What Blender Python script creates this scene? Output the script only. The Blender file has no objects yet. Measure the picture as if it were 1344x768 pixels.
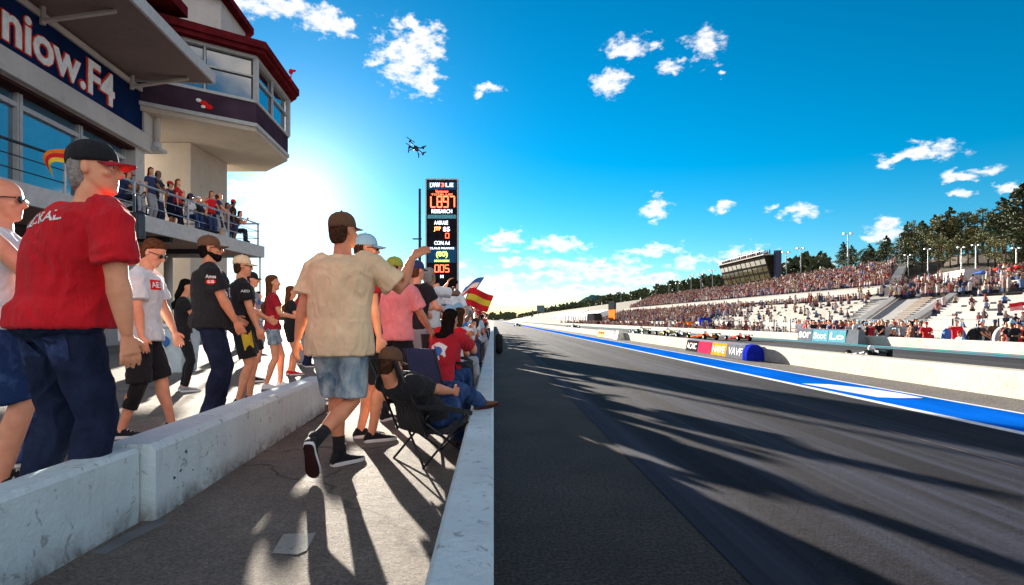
import bpy, bmesh, math, random
from mathutils import Vector as V, Matrix, noise, Euler
from mathutils.bvhtree import BVHTree
random.seed(7)
sc = bpy.context.scene
C = sc.collection
H0, F, PX0, PY0 = 1.05, 750.0, 648.0, 420.0      # eye height, focal length in photo pixels, vanishing point
SUN = V((-0.351, 1.0, 0.207)).normalized()
SUN_AZ = math.atan2(SUN.x, SUN.y); SUN_EL = math.asin(SUN.z)

def P(px, py, Y): return V(((px-PX0)/F*Y, Y, H0+(PY0-py)/F*Y))
def G(px, py, z=0.0):
    Y = (H0-z)*F/(py-PY0); return V(((px-PX0)/F*Y, Y, z))

# ------------------------------------------------------------------ materials
MATS = {}
def _bsdf(name):
    m = bpy.data.materials.new(name); m.use_nodes = True
    return m, m.node_tree, m.node_tree.nodes['Principled BSDF']
def nd(nt, t, **kw):
    n = nt.nodes.new(t)
    for k, v in kw.items():
        if k in n.inputs.keys(): n.inputs[k].default_value = v
        else: setattr(n, k, v)
    return n
def coords(nt, scale=(1,1,1), obj=False):
    tc = nt.nodes.new('ShaderNodeTexCoord'); mp = nt.nodes.new('ShaderNodeMapping')
    mp.inputs['Scale'].default_value = scale
    if obj: nt.links.new(tc.outputs['Object'], mp.inputs['Vector'])
    else:
        g = nt.nodes.new('ShaderNodeNewGeometry'); nt.links.new(g.outputs['Position'], mp.inputs['Vector'])
    return mp.outputs['Vector']
def noi(nt, vec, scale, detail=5, rough=.55, dist=0):
    n = nt.nodes.new('ShaderNodeTexNoise'); n.inputs['Scale'].default_value = scale
    n.inputs['Detail'].default_value = detail; n.inputs['Roughness'].default_value = rough
    n.inputs['Distortion'].default_value = dist
    nt.links.new(vec, n.inputs['Vector']); return n.outputs['Fac']
def ramp(nt, fac, stops):
    r = nt.nodes.new('ShaderNodeValToRGB'); e = r.color_ramp.elements
    while len(e) < len(stops): e.new(.5)
    for i, (p, c) in enumerate(stops):
        e[i].position = p; e[i].color = (c, c, c, 1) if isinstance(c, (int, float)) else (*c, 1)
    nt.links.new(fac, r.inputs['Fac']); return r.outputs['Color']
def mixc(nt, fac, a, b, mode='MIX'):
    m = nt.nodes.new('ShaderNodeMix'); m.data_type = 'RGBA'; m.blend_type = mode
    for s, v in ((0, fac), (6, a), (7, b)):
        if isinstance(v, (int, float)): m.inputs[s].default_value = v
        elif isinstance(v, tuple): m.inputs[s].default_value = (*v, 1)
        else: nt.links.new(v, m.inputs[s])
    return m.outputs[2]
def bump(nt, b, h, strength=.3, dist=.01):
    n = nt.nodes.new('ShaderNodeBump'); n.inputs['Strength'].default_value = strength
    n.inputs['Distance'].default_value = dist
    nt.links.new(h, n.inputs['Height']); nt.links.new(n.outputs['Normal'], b.inputs['Normal'])
def mat(name, col, rough=.6, metal=0., var=.15, vscale=6., bmp=0., bscale=60., spec=.03, obj=True, stretch=(1,1,1), sheen=0):
    if name in MATS: return MATS[name]
    m, nt, b = _bsdf(name)
    if metal == 0 and spec < .1: rough = max(rough, .93); spec = 0
    b.inputs['Roughness'].default_value = rough; b.inputs['Metallic'].default_value = metal
    b.inputs['Specular IOR Level'].default_value = spec
    if metal > 0: b.inputs['Specular IOR Level'].default_value = .5
    if sheen: b.inputs['Sheen Weight'].default_value = sheen
    v = coords(nt, stretch, obj)
    n = noi(nt, v, vscale)
    lo = tuple(c*(1-var) for c in col); hi = tuple(min(1, c*(1+var)) for c in col)
    nt.links.new(ramp(nt, n, [(.3, lo), (.7, hi)]), b.inputs['Base Color'])
    if bmp: bump(nt, b, noi(nt, v, bscale, 3), bmp, .01)
    MATS[name] = m; return m
def fabric(name, col, var=.12):
    if name in MATS: return MATS[name]
    m, nt, b = _bsdf(name)
    b.inputs['Roughness'].default_value = .9; b.inputs['Specular IOR Level'].default_value = .15
    b.inputs['Sheen Weight'].default_value = .08
    v = coords(nt, (1,1,1), True)
    n = noi(nt, v, 5, 4)
    lo = tuple(c*(1-var) for c in col); hi = tuple(min(1, c*(1+var)) for c in col)
    nt.links.new(ramp(nt, n, [(.3, lo), (.7, hi)]), b.inputs['Base Color'])
    f1 = noi(nt, coords(nt, (14, 14, 5), True), 1, 3, .6, .8); f2 = noi(nt, v, 300, 2)
    ad = nt.nodes.new('ShaderNodeMath'); ad.operation = 'MULTIPLY_ADD'; ad.inputs[1].default_value = .08
    nt.links.new(f2, ad.inputs[0]); nt.links.new(f1, ad.inputs[2])
    bump(nt, b, ad.outputs[0], .8, .03)
    MATS[name] = m; return m
def denim(name, dark, light, t0=.45, t1=.7):
    if name in MATS: return MATS[name]
    m, nt, b = _bsdf(name)
    b.inputs['Roughness'].default_value = .85; b.inputs['Specular IOR Level'].default_value = .2
    v = coords(nt, (1,1,.6), True)
    n = noi(nt, v, 7, 6, .6, .4)
    base = ramp(nt, n, [(t0, dark), (t1, light)])
    fine = noi(nt, coords(nt, (1,1,.2), True), 350, 2)
    nt.links.new(mixc(nt, .35, base, ramp(nt, fine, [(.3, .2), (.7, 1)]), 'MULTIPLY'), b.inputs['Base Color'])
    f1 = noi(nt, coords(nt, (16, 16, 10), True), 1, 3, .6, 1)
    bump(nt, b, f1, .6, .02)
    MATS[name] = m; return m
def skin(name, col):
    if name in MATS: return MATS[name]
    m, nt, b = _bsdf(name)
    b.inputs['Roughness'].default_value = .5; b.inputs['Specular IOR Level'].default_value = .4
    b.inputs['Subsurface Weight'].default_value = .12; b.inputs['Subsurface Scale'].default_value = .01
    b.inputs['Subsurface Radius'].default_value = (1, .3, .15)
    v = coords(nt, (1,1,1), True)
    n = noi(nt, v, 9, 5)
    lo = (col[0]*.85, col[1]*.72, col[2]*.7)
    nt.links.new(ramp(nt, n, [(.35, lo), (.65, col)]), b.inputs['Base Color'])
    bump(nt, b, noi(nt, v, 180, 3), .12, .004)
    MATS[name] = m; return m
def emit(name, col, s):
    if name in MATS: return MATS[name]
    m, nt, b = _bsdf(name)
    b.inputs['Base Color'].default_value = (.02, .02, .02, 1)
    b.inputs['Emission Color'].default_value = (*col, 1); b.inputs['Emission Strength'].default_value = s
    v = coords(nt, (1,1,1), True)
    nt.links.new(ramp(nt, noi(nt, v, 14, 2), [(.3, tuple(c*.8 for c in col)), (.7, col)]), b.inputs['Emission Color'])
    MATS[name] = m; return m
def painted_concrete(name, col, dirt=(.12,.1,.08), amt=.5, sc=1.0):
    if name in MATS: return MATS[name]
    m, nt, b = _bsdf(name)
    b.inputs['Roughness'].default_value = .96; b.inputs['Specular IOR Level'].default_value = .0
    v = coords(nt, (1,1,1))
    n1 = noi(nt, v, 1.6*sc, 6, .6); n2 = noi(nt, v, 9*sc, 8, .7, .6); n3 = noi(nt, coords(nt, (14*sc,14*sc,1.5*sc)), 1, 4, .6)
    base = ramp(nt, n1, [(.3, tuple(c*.82 for c in col)), (.7, col)])
    chips = ramp(nt, n2, [(.59, 0.), (.64, amt)])
    c1 = mixc(nt, chips, base, dirt)
    streak = ramp(nt, n3, [(.55, 0.), (.8, amt*.6)])
    c2 = mixc(nt, streak, c1, tuple(min(1, d*2.6) for d in dirt))
    if 'near' in name:     # splashed grime and scuffs low on the wall
        gz = nt.nodes.new('ShaderNodeSeparateXYZ'); nt.links.new(v, gz.inputs[0])
        mz = nt.nodes.new('ShaderNodeMapRange'); nt.links.new(gz.outputs[2], mz.inputs[0]); mz.inputs[1].default_value = .01; mz.inputs[2].default_value = .13; mz.inputs[3].default_value = .75; mz.inputs[4].default_value = 0
        mm = nt.nodes.new('ShaderNodeMath'); mm.operation = 'MULTIPLY'; nt.links.new(mz.outputs[0], mm.inputs[0]); nt.links.new(ramp(nt, noi(nt, v, 7, 6, .7, .5), [(.35, 0.), (.6, 1.)]), mm.inputs[1])
        c2 = mixc(nt, mm.outputs[0], c2, (.10,.08,.065))
        sc3 = ramp(nt, noi(nt, coords(nt, (3,2.2,16)), 1, 7, .7, .6), [(.67, 0.), (.73, .45)])
        c2 = mixc(nt, sc3, c2, (.16,.15,.15))
    nt.links.new(c2, b.inputs['Base Color'])
    bump(nt, b, noi(nt, v, 22*sc, 8, .7), .7, .02)
    MATS[name] = m; return m

M = dict
def init_mats():
    g = globals()
    g['M_skin'] = skin('skin_light', (.85, .40, .23)); g['M_skin2'] = skin('skin_tan', (.70, .31, .17)); g['M_skin3'] = skin('skin_brown', (.22, .11, .07))
    g['M_skin4'] = skin('skin_pink', (.86, .40, .25))
    g['M_black'] = fabric('black_cloth', (.018, .018, .022)); g['M_white'] = fabric('white_cloth', (.75, .77, .8))
    g['M_red'] = fabric('red_cloth', (.62, .014, .024)); g['M_tan'] = fabric('sand_cloth', (.82, .60, .38))
    g['M_pink'] = fabric('pink_cloth', (.86, .28, .29)); g['M_navy'] = fabric('navy_cloth', (.03, .045, .12))
    g['M_grey'] = fabric('grey_cloth', (.33, .34, .38)); g['M_maroon'] = fabric('maroon_cloth', (.42, .016, .03))
    g['M_green'] = fabric('green_cloth', (.08, .25, .16)); g['M_orange'] = fabric('orange_cloth', (.75, .2, .03))
    g['M_yellow'] = fabric('yellow_cloth', (.75, .55, .05)); g['M_blue'] = fabric('blue_cloth', (.05, .17, .5)); g['M_sky'] = fabric('sky_cloth', (.3, .5, .65))
    g['M_brown'] = fabric('brown_cloth', (.14, .07, .04)); g['M_olive'] = fabric('olive_cloth', (.35, .38, .06))
    g['M_jean'] = denim('dark_denim', (.006, .010, .032), (.028, .045, .115), .3, .95); g['M_jean2'] = denim('blue_denim', (.012, .035, .12), (.07, .14, .32))
    g['M_bleach'] = denim('bleached_denim', (.11, .20, .30), (.50, .60, .64), .40, .62)
    g['M_hairb'] = mat('brown_hair', (.06, .03, .018), .5, var=.5, vscale=40, bmp=.8, bscale=90); g['M_hairk'] = mat('black_hair', (.012, .01, .01), .45, var=.5, vscale=40, bmp=.8, bscale=90)
    g['M_hairg'] = mat('grey_hair', (.3, .28, .26), .6, var=.4, vscale=60, bmp=.7, bscale=120)
    g['M_hairr'] = mat('auburn_hair', (.13, .05, .025), .5, var=.5, vscale=40, bmp=.8, bscale=90)
    g['M_lens'] = mat('dark_lens', (.01, .01, .012), .08, var=0, spec=.6); g['M_eye'] = mat('eye_white', (.7, .68, .65), .2, var=.1)
    g['M_rubber'] = mat('black_rubber', (.02, .02, .022), .7, var=.3, bmp=.3); g['M_sole'] = mat('white_sole', (.75, .76, .78), .6, var=.1)
    g['M_solebrown'] = mat('gum_sole', (.05, .02, .02), .6, var=.3, bmp=.5)
    g['M_steel'] = mat('galvanised_steel', (.42, .44, .46), .45, .7, var=.15); g['M_dsteel'] = mat('dark_steel', (.03, .035, .045), .5, .4, var=.2)
    g['M_tube'] = mat('black_tube', (.015, .015, .018), .35, .3, var=.2); g['M_wpaint'] = mat('white_paint', (.72, .74, .76), .5, var=.1, vscale=3, obj=False)
    g['M_txtw'] = mat('white_print', (.8, .8, .8), .7, var=.05); g['M_txtr'] = mat('red_print', (.7, .02, .02), .7, var=.05)

# ------------------------------------------------------------------ mesh helpers
class MB:
    def __init__(s): s.v = []; s.f = []; s.m = []; s.mi = 0
    def add(s, vs, fs):
        o = len(s.v); s.v += [tuple(p) for p in vs]; s.f += [tuple(i+o for i in f) for f in fs]; s.m += [s.mi]*len(fs)
    def hexa(s, p):   # 8 points: bottom 4 ccw, top 4 ccw
        s.add(p, [(3,2,1,0), (4,5,6,7), (0,1,5,4), (1,2,6,5), (2,3,7,6), (3,0,4,7)])
    def box(s, a, b):
        x0,y0,z0 = a; x1,y1,z1 = b
        s.hexa([(x0,y0,z0),(x1,y0,z0),(x1,y1,z0),(x0,y1,z0),(x0,y0,z1),(x1,y0,z1),(x1,y1,z1),(x0,y1,z1)])
    def obox(s, c, u, v, w):  # centre and half vectors
        c=V(c);u=V(u);v=V(v);w=V(w)
        s.hexa([c-u-v-w, c+u-v-w, c+u+v-w, c-u+v-w, c-u-v+w, c+u-v+w, c+u+v+w, c-u+v+w])
    def prism(s, pts, z0, z1):
        n = len(pts); vs = [(x,y,z0) for x,y in pts]+[(x,y,z1) for x,y in pts]
        s.add(vs, [tuple(range(n-1,-1,-1)), tuple(range(n,2*n))]+[(i,(i+1)%n,(i+1)%n+n,i+n) for i in range(n)])
    def loft(s, rings, n=16, cap=True, sq=1.0):   # ring: centre, u, v, ru, rv
        o = []
        for c, u, v, ru, rv in rings:
            for k in range(n):
                a = 2*math.pi*k/n; ca, sa = math.cos(a), math.sin(a)
                if sq != 1: ca = math.copysign(abs(ca)**sq, ca); sa = math.copysign(abs(sa)**sq, sa)
                o.append(c + u*(ru*ca) + v*(rv*sa))
        fs = []
        for i in range(len(rings)-1):
            for k in range(n):
                fs.append((i*n+k, i*n+(k+1)%n, (i+1)*n+(k+1)%n, (i+1)*n+k))
        if cap:
            fs.append(tuple(range(n-1,-1,-1))); fs.append(tuple(range((len(rings)-1)*n, len(rings)*n)))
        s.add(o, fs)
    def tube(s, pts, rad, n=10, ref=None, flat=1.0, cap=True):
        pts = [V(p) for p in pts]
        if not isinstance(rad, (list, tuple)): rad = [rad]*len(pts)
        rings = []; u = None
        for i, p in enumerate(pts):
            d = (pts[min(i+1, len(pts)-1)]-pts[max(i-1, 0)])
            d = d.normalized() if d.length > 1e-9 else V((0,0,1))
            if u is None:
                r = V(ref) if ref else (V((0,0,1)) if abs(d.z) < .9 else V((1,0,0)))
                u = (r - d*r.dot(d)).normalized()
            else: u = (u - d*u.dot(d)).normalized()
            v = d.cross(u)
            rings.append((p, u, v, rad[i], rad[i]*flat))
        s.loft(rings, n, cap)
    def ball(s, c, r, n=12, m=8, ax=None):
        c = V(c); r = (r,r,r) if not isinstance(r, (tuple, list)) else r
        X, Y, Z = ax if ax else (V((1,0,0)), V((0,1,0)), V((0,0,1)))
        rings = []
        for i in range(m+1):
            a = -math.pi/2 + math.pi*i/m; q = max(math.cos(a), .03)
            rings.append((c+Z*(r[2]*math.sin(a)), X, Y, r[0]*q, r[1]*q))
        s.loft(rings, n)
    def mesh(s, name, mats, smooth=False):
        me = bpy.data.meshes.new(name); me.from_pydata(s.v, [], s.f)
        for m in (mats if isinstance(mats, list) else [mats]): me.materials.append(m)
        if any(s.m): me.polygons.foreach_set('material_index', s.m)
        if smooth: me.polygons.foreach_set('use_smooth', [True]*len(s.f))
        me.update(); return me
    def shift(s, L):
        s.v = [(x-L[0], y-L[1], z-L[2]) for x,y,z in s.v]; return s
def link(name, me, parent=None, loc=None):
    o = bpy.data.objects.new(name, me); C.objects.link(o)
    if parent: o.parent = parent
    if loc is not None: o.location = loc
    return o
def fix_normals(me):
    bm = bmesh.new(); bm.from_mesh(me); bmesh.ops.recalc_face_normals(bm, faces=bm.faces); bm.to_mesh(me); bm.free()
def build(mb, name, mats, parent=None, smooth=False, world=None, bevel=0):
    """world: root location to subtract when vertices are in world space"""
    if world is not None: mb.shift(world)
    me = mb.mesh(name, mats, smooth); fix_normals(me)
    o = link(name, me, parent)
    if bevel:
        b = o.modifiers.new('bevel', 'BEVEL'); b.width = bevel; b.segments = 2; b.limit_method = 'ANGLE'
    return o
def tag(o, label=None, cat=None, group=None, kind=None):
    if label: o['label'] = label
    if cat: o['category'] = cat
    if group: o['group'] = group
    if kind: o['kind'] = kind
    return o
def thing(name, label, cat, loc=(0,0,0), rz=0, group=None):
    o = link(name, None); o.location = loc; o.rotation_euler = (0,0,rz); o.empty_display_size = .2
    return tag(o, label, cat, group)
def solo(mb, name, mats, label, cat, loc=(0,0,0), group=None, smooth=False, bevel=0):
    o = build(mb, name, mats, None, smooth, world=loc, bevel=bevel); o.location = loc
    return tag(o, label, cat, group)
def struct(mb, name, mats, smooth=False, stuff=False):
    o = build(mb, name, mats, None, smooth); tag(o, kind='stuff' if stuff else 'structure'); return o
def remesh(mb, name, m, voxel, smooth=3, fold=0, fseed=0, fs=(9,9,3.5)):
    me = mb.mesh(name, m); fix_normals(me)
    o = bpy.data.objects.new('tmp', me); C.objects.link(o)
    r = o.modifiers.new('r', 'REMESH'); r.mode = 'VOXEL'; r.voxel_size = voxel; r.use_smooth_shade = True
    if smooth:
        q = o.modifiers.new('s', 'SMOOTH'); q.iterations = smooth; q.factor = .5
    dg = bpy.context.evaluated_depsgraph_get(); dg.update()
    n = bpy.data.meshes.new_from_object(o.evaluated_get(dg)); n.name = name
    bpy.data.objects.remove(o); bpy.data.meshes.remove(me)
    if fold:
        nn = [v.normal.copy() for v in n.vertices]; off = V((fseed*3.1, fseed*1.7, fseed))
        for v, k in zip(n.vertices, nn):
            p = v.co; w = noise.noise(V((p.x*5, p.y*5, p.z*5))+off)*1.2
            a = noise.noise(V((p.x*fs[0]+w, p.y*fs[1]+w, p.z*fs[2]+w*1.5))+off)
            b = noise.noise(V((p.x*fs[0]*2.3, p.y*fs[1]*2.3+w, p.z*fs[2]*2.6+w*2))+off)
            v.co = p + k*fold*((1-2*abs(a))*.8 - .2 + .35*(1-2*abs(b)))
    if not n.materials: n.materials.append(m)
    n.polygons.foreach_set('use_smooth', [True]*len(n.polygons)); n.update()
    return n
FONT = None
def text_mesh(body, size, offset=0, extrude=.003, shear=0, spacing=1.0):
    cu = bpy.data.curves.new('t', 'FONT'); cu.body = body; cu.size = size; cu.offset = offset
    cu.extrude = extrude; cu.shear = shear; cu.space_character = spacing; cu.align_x = 'CENTER'; cu.align_y = 'CENTER'; cu.resolution_u = 3
    o = bpy.data.objects.new('t', cu); C.objects.link(o)
    dg = bpy.context.evaluated_depsgraph_get(); dg.update()
    me = bpy.data.meshes.new_from_object(o.evaluated_get(dg)); bpy.data.objects.remove(o)
    return me
def text_on(name, body, center, right, up, height, width, m, parent, L=(0,0,0), offset=0, extrude=.01, lift=0):
    """fit text into width x height on a plane (world space centre, unit vectors)"""
    me = text_mesh(body, 1.0, offset, 0.001)
    xs = [v.co.x for v in me.vertices]; ys = [v.co.y for v in me.vertices]
    if not xs: return None
    x0, x1, y0, y1 = min(xs), max(xs), min(ys), max(ys)
    right = V(right).normalized(); up = V(up).normalized(); nrm = right.cross(up)
    for v in me.vertices:
        a = (v.co.x-(x0+x1)/2)/(x1-x0)*width; b = (v.co.y-(y0+y1)/2)/(y1-y0)*height
        v.co = V(center)-V(L)+right*a+up*b+nrm*(lift+(extrude if v.co.z > 0 else 0))
    me.materials.clear(); me.materials.append(m)
    return link(name, me, parent)
def decal(parent, surf, name, m, center, d, up, w, h, body=None, poly=None, off=.003, sub=6):
    """print projected on a clothing surface, all in the wearer's local space"""
    d = V(d).normalized(); up = V(up); up = (up-d*up.dot(d)).normalized(); right = d.cross(up)
    if body:
        me = text_mesh(body, 1.0, .02, 0)
        xs = [v.co.x for v in me.vertices]; ys = [v.co.y for v in me.vertices]
        x0, x1, y0, y1 = min(xs), max(xs), min(ys), max(ys)
        for v in me.vertices: v.co = V(((v.co.x-(x0+x1)/2)/(x1-x0)*w, (v.co.y-(y0+y1)/2)/(y1-y0)*h, 0))
    else:
        bm = bmesh.new()
        pts = poly or [(-1,-1),(1,-1),(1,1),(-1,1)]
        if poly is None:
            bmesh.ops.create_grid(bm, x_segments=sub, y_segments=sub, size=1)
            for v in bm.verts: v.co = V((v.co.x*w/2, v.co.y*h/2, 0))
        else:
            c = bm.verts.new((0,0,0)); rs = []
            for r in (.5, 1):
                rs.append([bm.verts.new((x*w/2*r, y*h/2*r, 0)) for x,y in pts])
            n = len(pts)
            for i in range(n):
                bm.faces.new((c, rs[0][i], rs[0][(i+1)%n])); bm.faces.new((rs[0][i], rs[1][i], rs[1][(i+1)%n], rs[0][(i+1)%n]))
        me = bpy.data.meshes.new(name); bm.to_mesh(me); bm.free()
    vs = [v.co.copy() for v in surf.data.vertices]; fs = [tuple(p.vertices) for p in surf.data.polygons]
    t = BVHTree.FromPolygons(vs, fs)
    for v in me.vertices:
        o = V(center)+right*v.co.x+up*v.co.y - d*.5
        hit = t.ray_cast(o, d, 1.2)
        q = hit[0] if hit[0] else V(center)+right*v.co.x+up*v.co.y
        v.co = q - d*off
    me.materials.clear(); me.materials.append(m)
    return link(name, me, surf)
# ------------------------------------------------------------------ people
def ik(a, b, l1, l2, pole):
    d = b-a; L = d.length
    if L > (l1+l2)*.999: b = a+d*((l1+l2)*.999/L); d = b-a; L = d.length
    if L < abs(l1-l2)+.01: L = abs(l1-l2)+.01
    x = (l1*l1-l2*l2+L*L)/(2*L); h = math.sqrt(max(l1*l1-x*x, 0)); dn = d.normalized()
    p = V(pole); p = p-dn*p.dot(dn)
    p = p.normalized() if p.length > 1e-6 else V((0,1,0))
    return a+dn*x+p*h, b
STAND = dict(pelvis=(0,0,.93), lean=(0,0), lf=(-.11,.0,0), rf=(.11,.03,0), lh=(-.27,.05,.84), rh=(.27,.05,.84))
class Body:
    """joint layout in the wearer's space, +Y is forward, +X the right hand side"""
    def __init__(s, pose, girth=1.0, H=1.8):
        p = dict(STAND); p.update(pose or {}); s.p = p; s.g = girth; s.k = H/1.8
        s.pel = V(p['pelvis']); yaw = math.radians(p.get('hipyaw', 0)); sy = math.radians(p.get('shyaw', 0))
        s.hr = V((math.cos(yaw), -math.sin(yaw), 0)); s.sr = V((math.cos(sy), -math.sin(sy), p.get('shtilt', 0))).normalized()
        lx, ly = p['lean']; s.up = V((lx, ly, 1)).normalized()
        up0 = V((lx*.3, ly*.3, 1)).normalized()
        s.c = lambda t: s.pel + (up0*(1-t)+s.up*t).normalized()*(t*.58)+V((0,-.012*math.sin(t*math.pi), 0))
        s.neck = s.c(1.0); s.chest = s.c(.78)
        w = .185*(1+.45*(girth-1))
        s.shl = s.c(.9)-s.sr*w; s.shr = s.c(.9)+s.sr*w
        s.hl = s.pel-s.hr*.092+V((0,0,-.02)); s.hrj = s.pel+s.hr*.092+V((0,0,-.02))
        def foot(q): return V((q[0], q[1], q[2]+.085))
        s.al, s.ar = foot(p['lf']), foot(p['rf'])
        kp = p.get('kpole', (0,1,.1))
        s.kl, s.al = ik(s.hl, s.al, .43, .42, p.get('lkpole', kp)); s.kr, s.ar = ik(s.hrj, s.ar, .43, .42, p.get('rkpole', kp))
        s.el, s.wl = ik(s.shl, V(p['lh']), .29, .26, p.get('lepole', (-.4,-1,-.2))); s.er, s.wr = ik(s.shr, V(p['rh']), .29, .26, p.get('repole', (.4,-1,-.2)))
        hy, hp = math.radians(p.get('headyaw', 0)), math.radians(p.get('headpitch', 0))
        R = Matrix.Rotation(-hy, 3, 'Z') @ Matrix.Rotation(hp, 3, 'X')
        s.hx, s.hf, s.hu = R@V((1,0,0)), R@V((0,1,0)), R@V((0,0,1))
        s.h0 = s.neck + s.up*.045 + s.hf*.012            # chin level on the head axis
        s.hs = 1.0
    def rings(s, tab, infl=0.):
        out = []
        for t, rx, ry, fy in tab:
            u = (s.hr*(1-max(0,min(1,t)))+s.sr*max(0,min(1,t))).normalized()
            a = s.up if t > .1 else V((0,0,1))
            v = a.cross(u).normalized()
            out.append((s.c(t)+v*fy, u, v, rx+infl, ry+infl))
        return out
    def hd(s, x, y, z): return s.h0+s.hx*x+s.hf*y+s.hu*z
HEAD = [(-.004,.062,.014,.014),(.010,.052,.034,.034),(.028,.036,.050,.056),(.055,.020,.060,.076),(.085,.010,.066,.086),(.115,.004,.071,.091),(.145,0,.075,.096),(.175,-.002,.074,.095),(.2,-.004,.066,.084),(.222,-.006,.05,.062),(.236,-.006,.024,.03)]
def torso_tab(g, belly=0.):
    return [(-.12,.11*g,.085*g,0),(-.05,.165*g,.11*g,-.01),(.06,.172*g,.115*g+belly*.4,-.005+belly*.3),(.2,.155*g,.10*g+belly,belly*.9),(.36,.152*g,.10*g+belly*.8,belly*.7),
            (.55,.165*g,.112*g+belly*.2,.01),(.72,.178*g,.115*g,.008),(.86,.17*g,.095*g,-.005),(.94,.11*g,.072,-.01),(1.0,.062,.06,-.012)]
def hand(mb, wr, d, nrm, thumb, curl=.5, k=1.0, fine=True):
    d = d.normalized(); nrm = (nrm-d*nrm.dot(d)).normalized(); s = d.cross(nrm)
    if s.dot(thumb) < 0: s = -s
    mb.loft([(wr, s, nrm, .024*k, .020*k), (wr+d*.025*k, s, nrm, .032*k, .018*k), (wr+d*.06*k, s, nrm, .041*k, .017*k), (wr+d*.09*k, s, nrm, .040*k, .014*k)], 12)
    if not fine:
        mb.loft([(wr+d*.08*k, s, nrm, .038*k, .014*k), (wr+(d+nrm*curl*.5)*.12*k, s, nrm, .034*k, .012*k), (wr+(d+nrm*curl)*.15*k, s, nrm, .02*k, .01*k)], 8)
    else:
        for i, (o, L) in enumerate(((.034,.072),(.0115,.08),(-.0115,.075),(-.034,.058))):
            b = wr+d*.078*k+s*o*k; d1 = (d+nrm*curl*.5+s*o*2.2).normalized(); d2 = (d+nrm*curl*1.5).normalized()
            p1 = b+d1*L*.55*k; p2 = p1+d2*L*.55*k
            mb.tube([b, p1, p2], [.0102*k,.0095*k,.0075*k], 8)
    b = wr+d*.03*k+s*.028*k; d1 = (d*.75+s*.8+nrm*.25).normalized(); d2 = (d+s*.25+nrm*.5).normalized()
    mb.tube([b, b+d1*.038*k, b+d1*.038*k+d2*.032*k], [.0135*k,.012*k,.009*k], 8)
def shoe(parent, ank, yaw, pitch, m_up, m_sole, hi=False, L=.29, det=True, gsole=.026):
    R = Matrix.Rotation(-yaw, 3, 'Z') @ Matrix.Rotation(pitch, 3, 'X')
    f, x, u = R@V((0,1,0)), R@V((1,0,0)), R@V((0,0,1))
    base = ank - u*.085 - f*.07
    up = MB()
    tab = [(0,.022,.03,.035),(.02,.030,.05,.04),(.1,.035,.09 if not hi else .11,.0),(.25,.036,.10 if not hi else .115,0),(.36,.037,.088,0),(.5,.041,.068,0),(.68,.046,.052,0),(.85,.043,.042,0),(.95,.032,.034,0),(1,.014,.022,0)]
    if hi: up.loft([(ank+u*.065, x, f, .044,.05),(ank+u*.03, x, f, .042,.05),(ank-u*.03, x, f, .040,.055)], 12)
    rings = []
    for t, w, h, z0 in tab:
        hh = (h-.015)/2
        rings.append((base+f*(L*t)+u*(.015+hh), x, u, w, hh))
    up.loft(rings, 14, sq=.85)
    o = build(up, 'shoe', m_up, parent, True)
    so = MB(); pts = []; prof = [(0,.012),(.02,.028),(.1,.036),(.3,.037),(.5,.043),(.7,.049),(.86,.046),(.96,.033),(1.01,.012)]
    ring = [(w, t) for t, w in prof]+[(-w, t) for t, w in reversed(prof)]
    n = len(ring); vs = []
    for z in (0, gsole*.15, gsole*.85, gsole):
        q = .96 if z in (0, gsole) else 1.0
        vs += [base+x*(w*q)+f*(L*(.5+(t-.5)*q))+u*z for w, t in ring]
    fs = [tuple(range(n-1,-1,-1)), tuple(range(3*n,4*n))]
    for k in range(3): fs += [(k*n+i, k*n+(i+1)%n, (k+1)*n+(i+1)%n, (k+1)*n+i) for i in range(n)]
    so.add(vs, fs)
    build(so, 'sole', m_sole, o)
    if det:
        ou = MB(); q = [base+x*(w*.93)+f*(L*(.5+(t-.5)*.95)) for w, t in ring]; ou.add([p-u*.004 for p in q]+[p+u*.004 for p in q], [tuple(range(n-1,-1,-1)), tuple(range(n,2*n))]+[(i,(i+1)%n,(i+1)%n+n,i+n) for i in range(n)]); build(ou, 'outsole', M_solebrown, o)
    if det:
        la = MB()
        for i in range(4):
            t = .34+i*.09; h = .092-i*.013
            la.tube([base+f*(L*t)+u*(h-.006)-x*.024, base+f*(L*t)+u*(h+.006), base+f*(L*t)+u*(h-.006)+x*.024], .0028, 5)
        build(la, 'laces', m_sole, o)
def cap(parent, b, m, back=False, mv=None, fine=True):
    mb = MB(); r = []
    for z, cy, rx, ry in ((.142,-.006,.083,.106),(.16,-.006,.0845,.107),(.185,-.007,.083,.104),(.21,-.008,.076,.095),(.232,-.008,.062,.076),(.248,-.006,.038,.046),(.253,-.006,.012,.014)):
        r.append((b.hd(0,cy,z), b.hx, b.hf, rx, ry))
    mb.loft(r, 24)
    o = build(mb, 'cap', m, parent, True)
    vb = MB(); sg = -1 if back else 1; vs = []; n = 13; fs = []
    for lay in (0, -.005):
        for j in range(4):
            for i in range(n):
                a = math.radians(-62+124*i/(n-1)); w = math.sin(a)
                y = math.cos(a)*.098+ (.082*j/3)*(math.cos(a*1.15))**.6
                x = w*.080
                z = .152+lay - .016*(j/3) - .018*(abs(w)**2)
                vs.append(b.hd(x, sg*y-.004, z))
    for l in range(2):
        for j in range(3):
            for i in range(n-1):
                q = l*4*n+j*n+i; fs.append((q, q+1, q+n+1, q+n))
    for i in range(n-1): fs.append((3*n+i, 3*n+i+1, 7*n+i+1, 7*n+i)); fs.append((i, i+1, 4*n+i+1, 4*n+i))
    vb.add(vs, fs); build(vb, 'visor', mv or m, o, True)
    bb = MB(); bb.ball(b.hd(0,-.006,.254), .009, 8, 6); build(bb, 'button', m, o, True)
    return o
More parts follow.
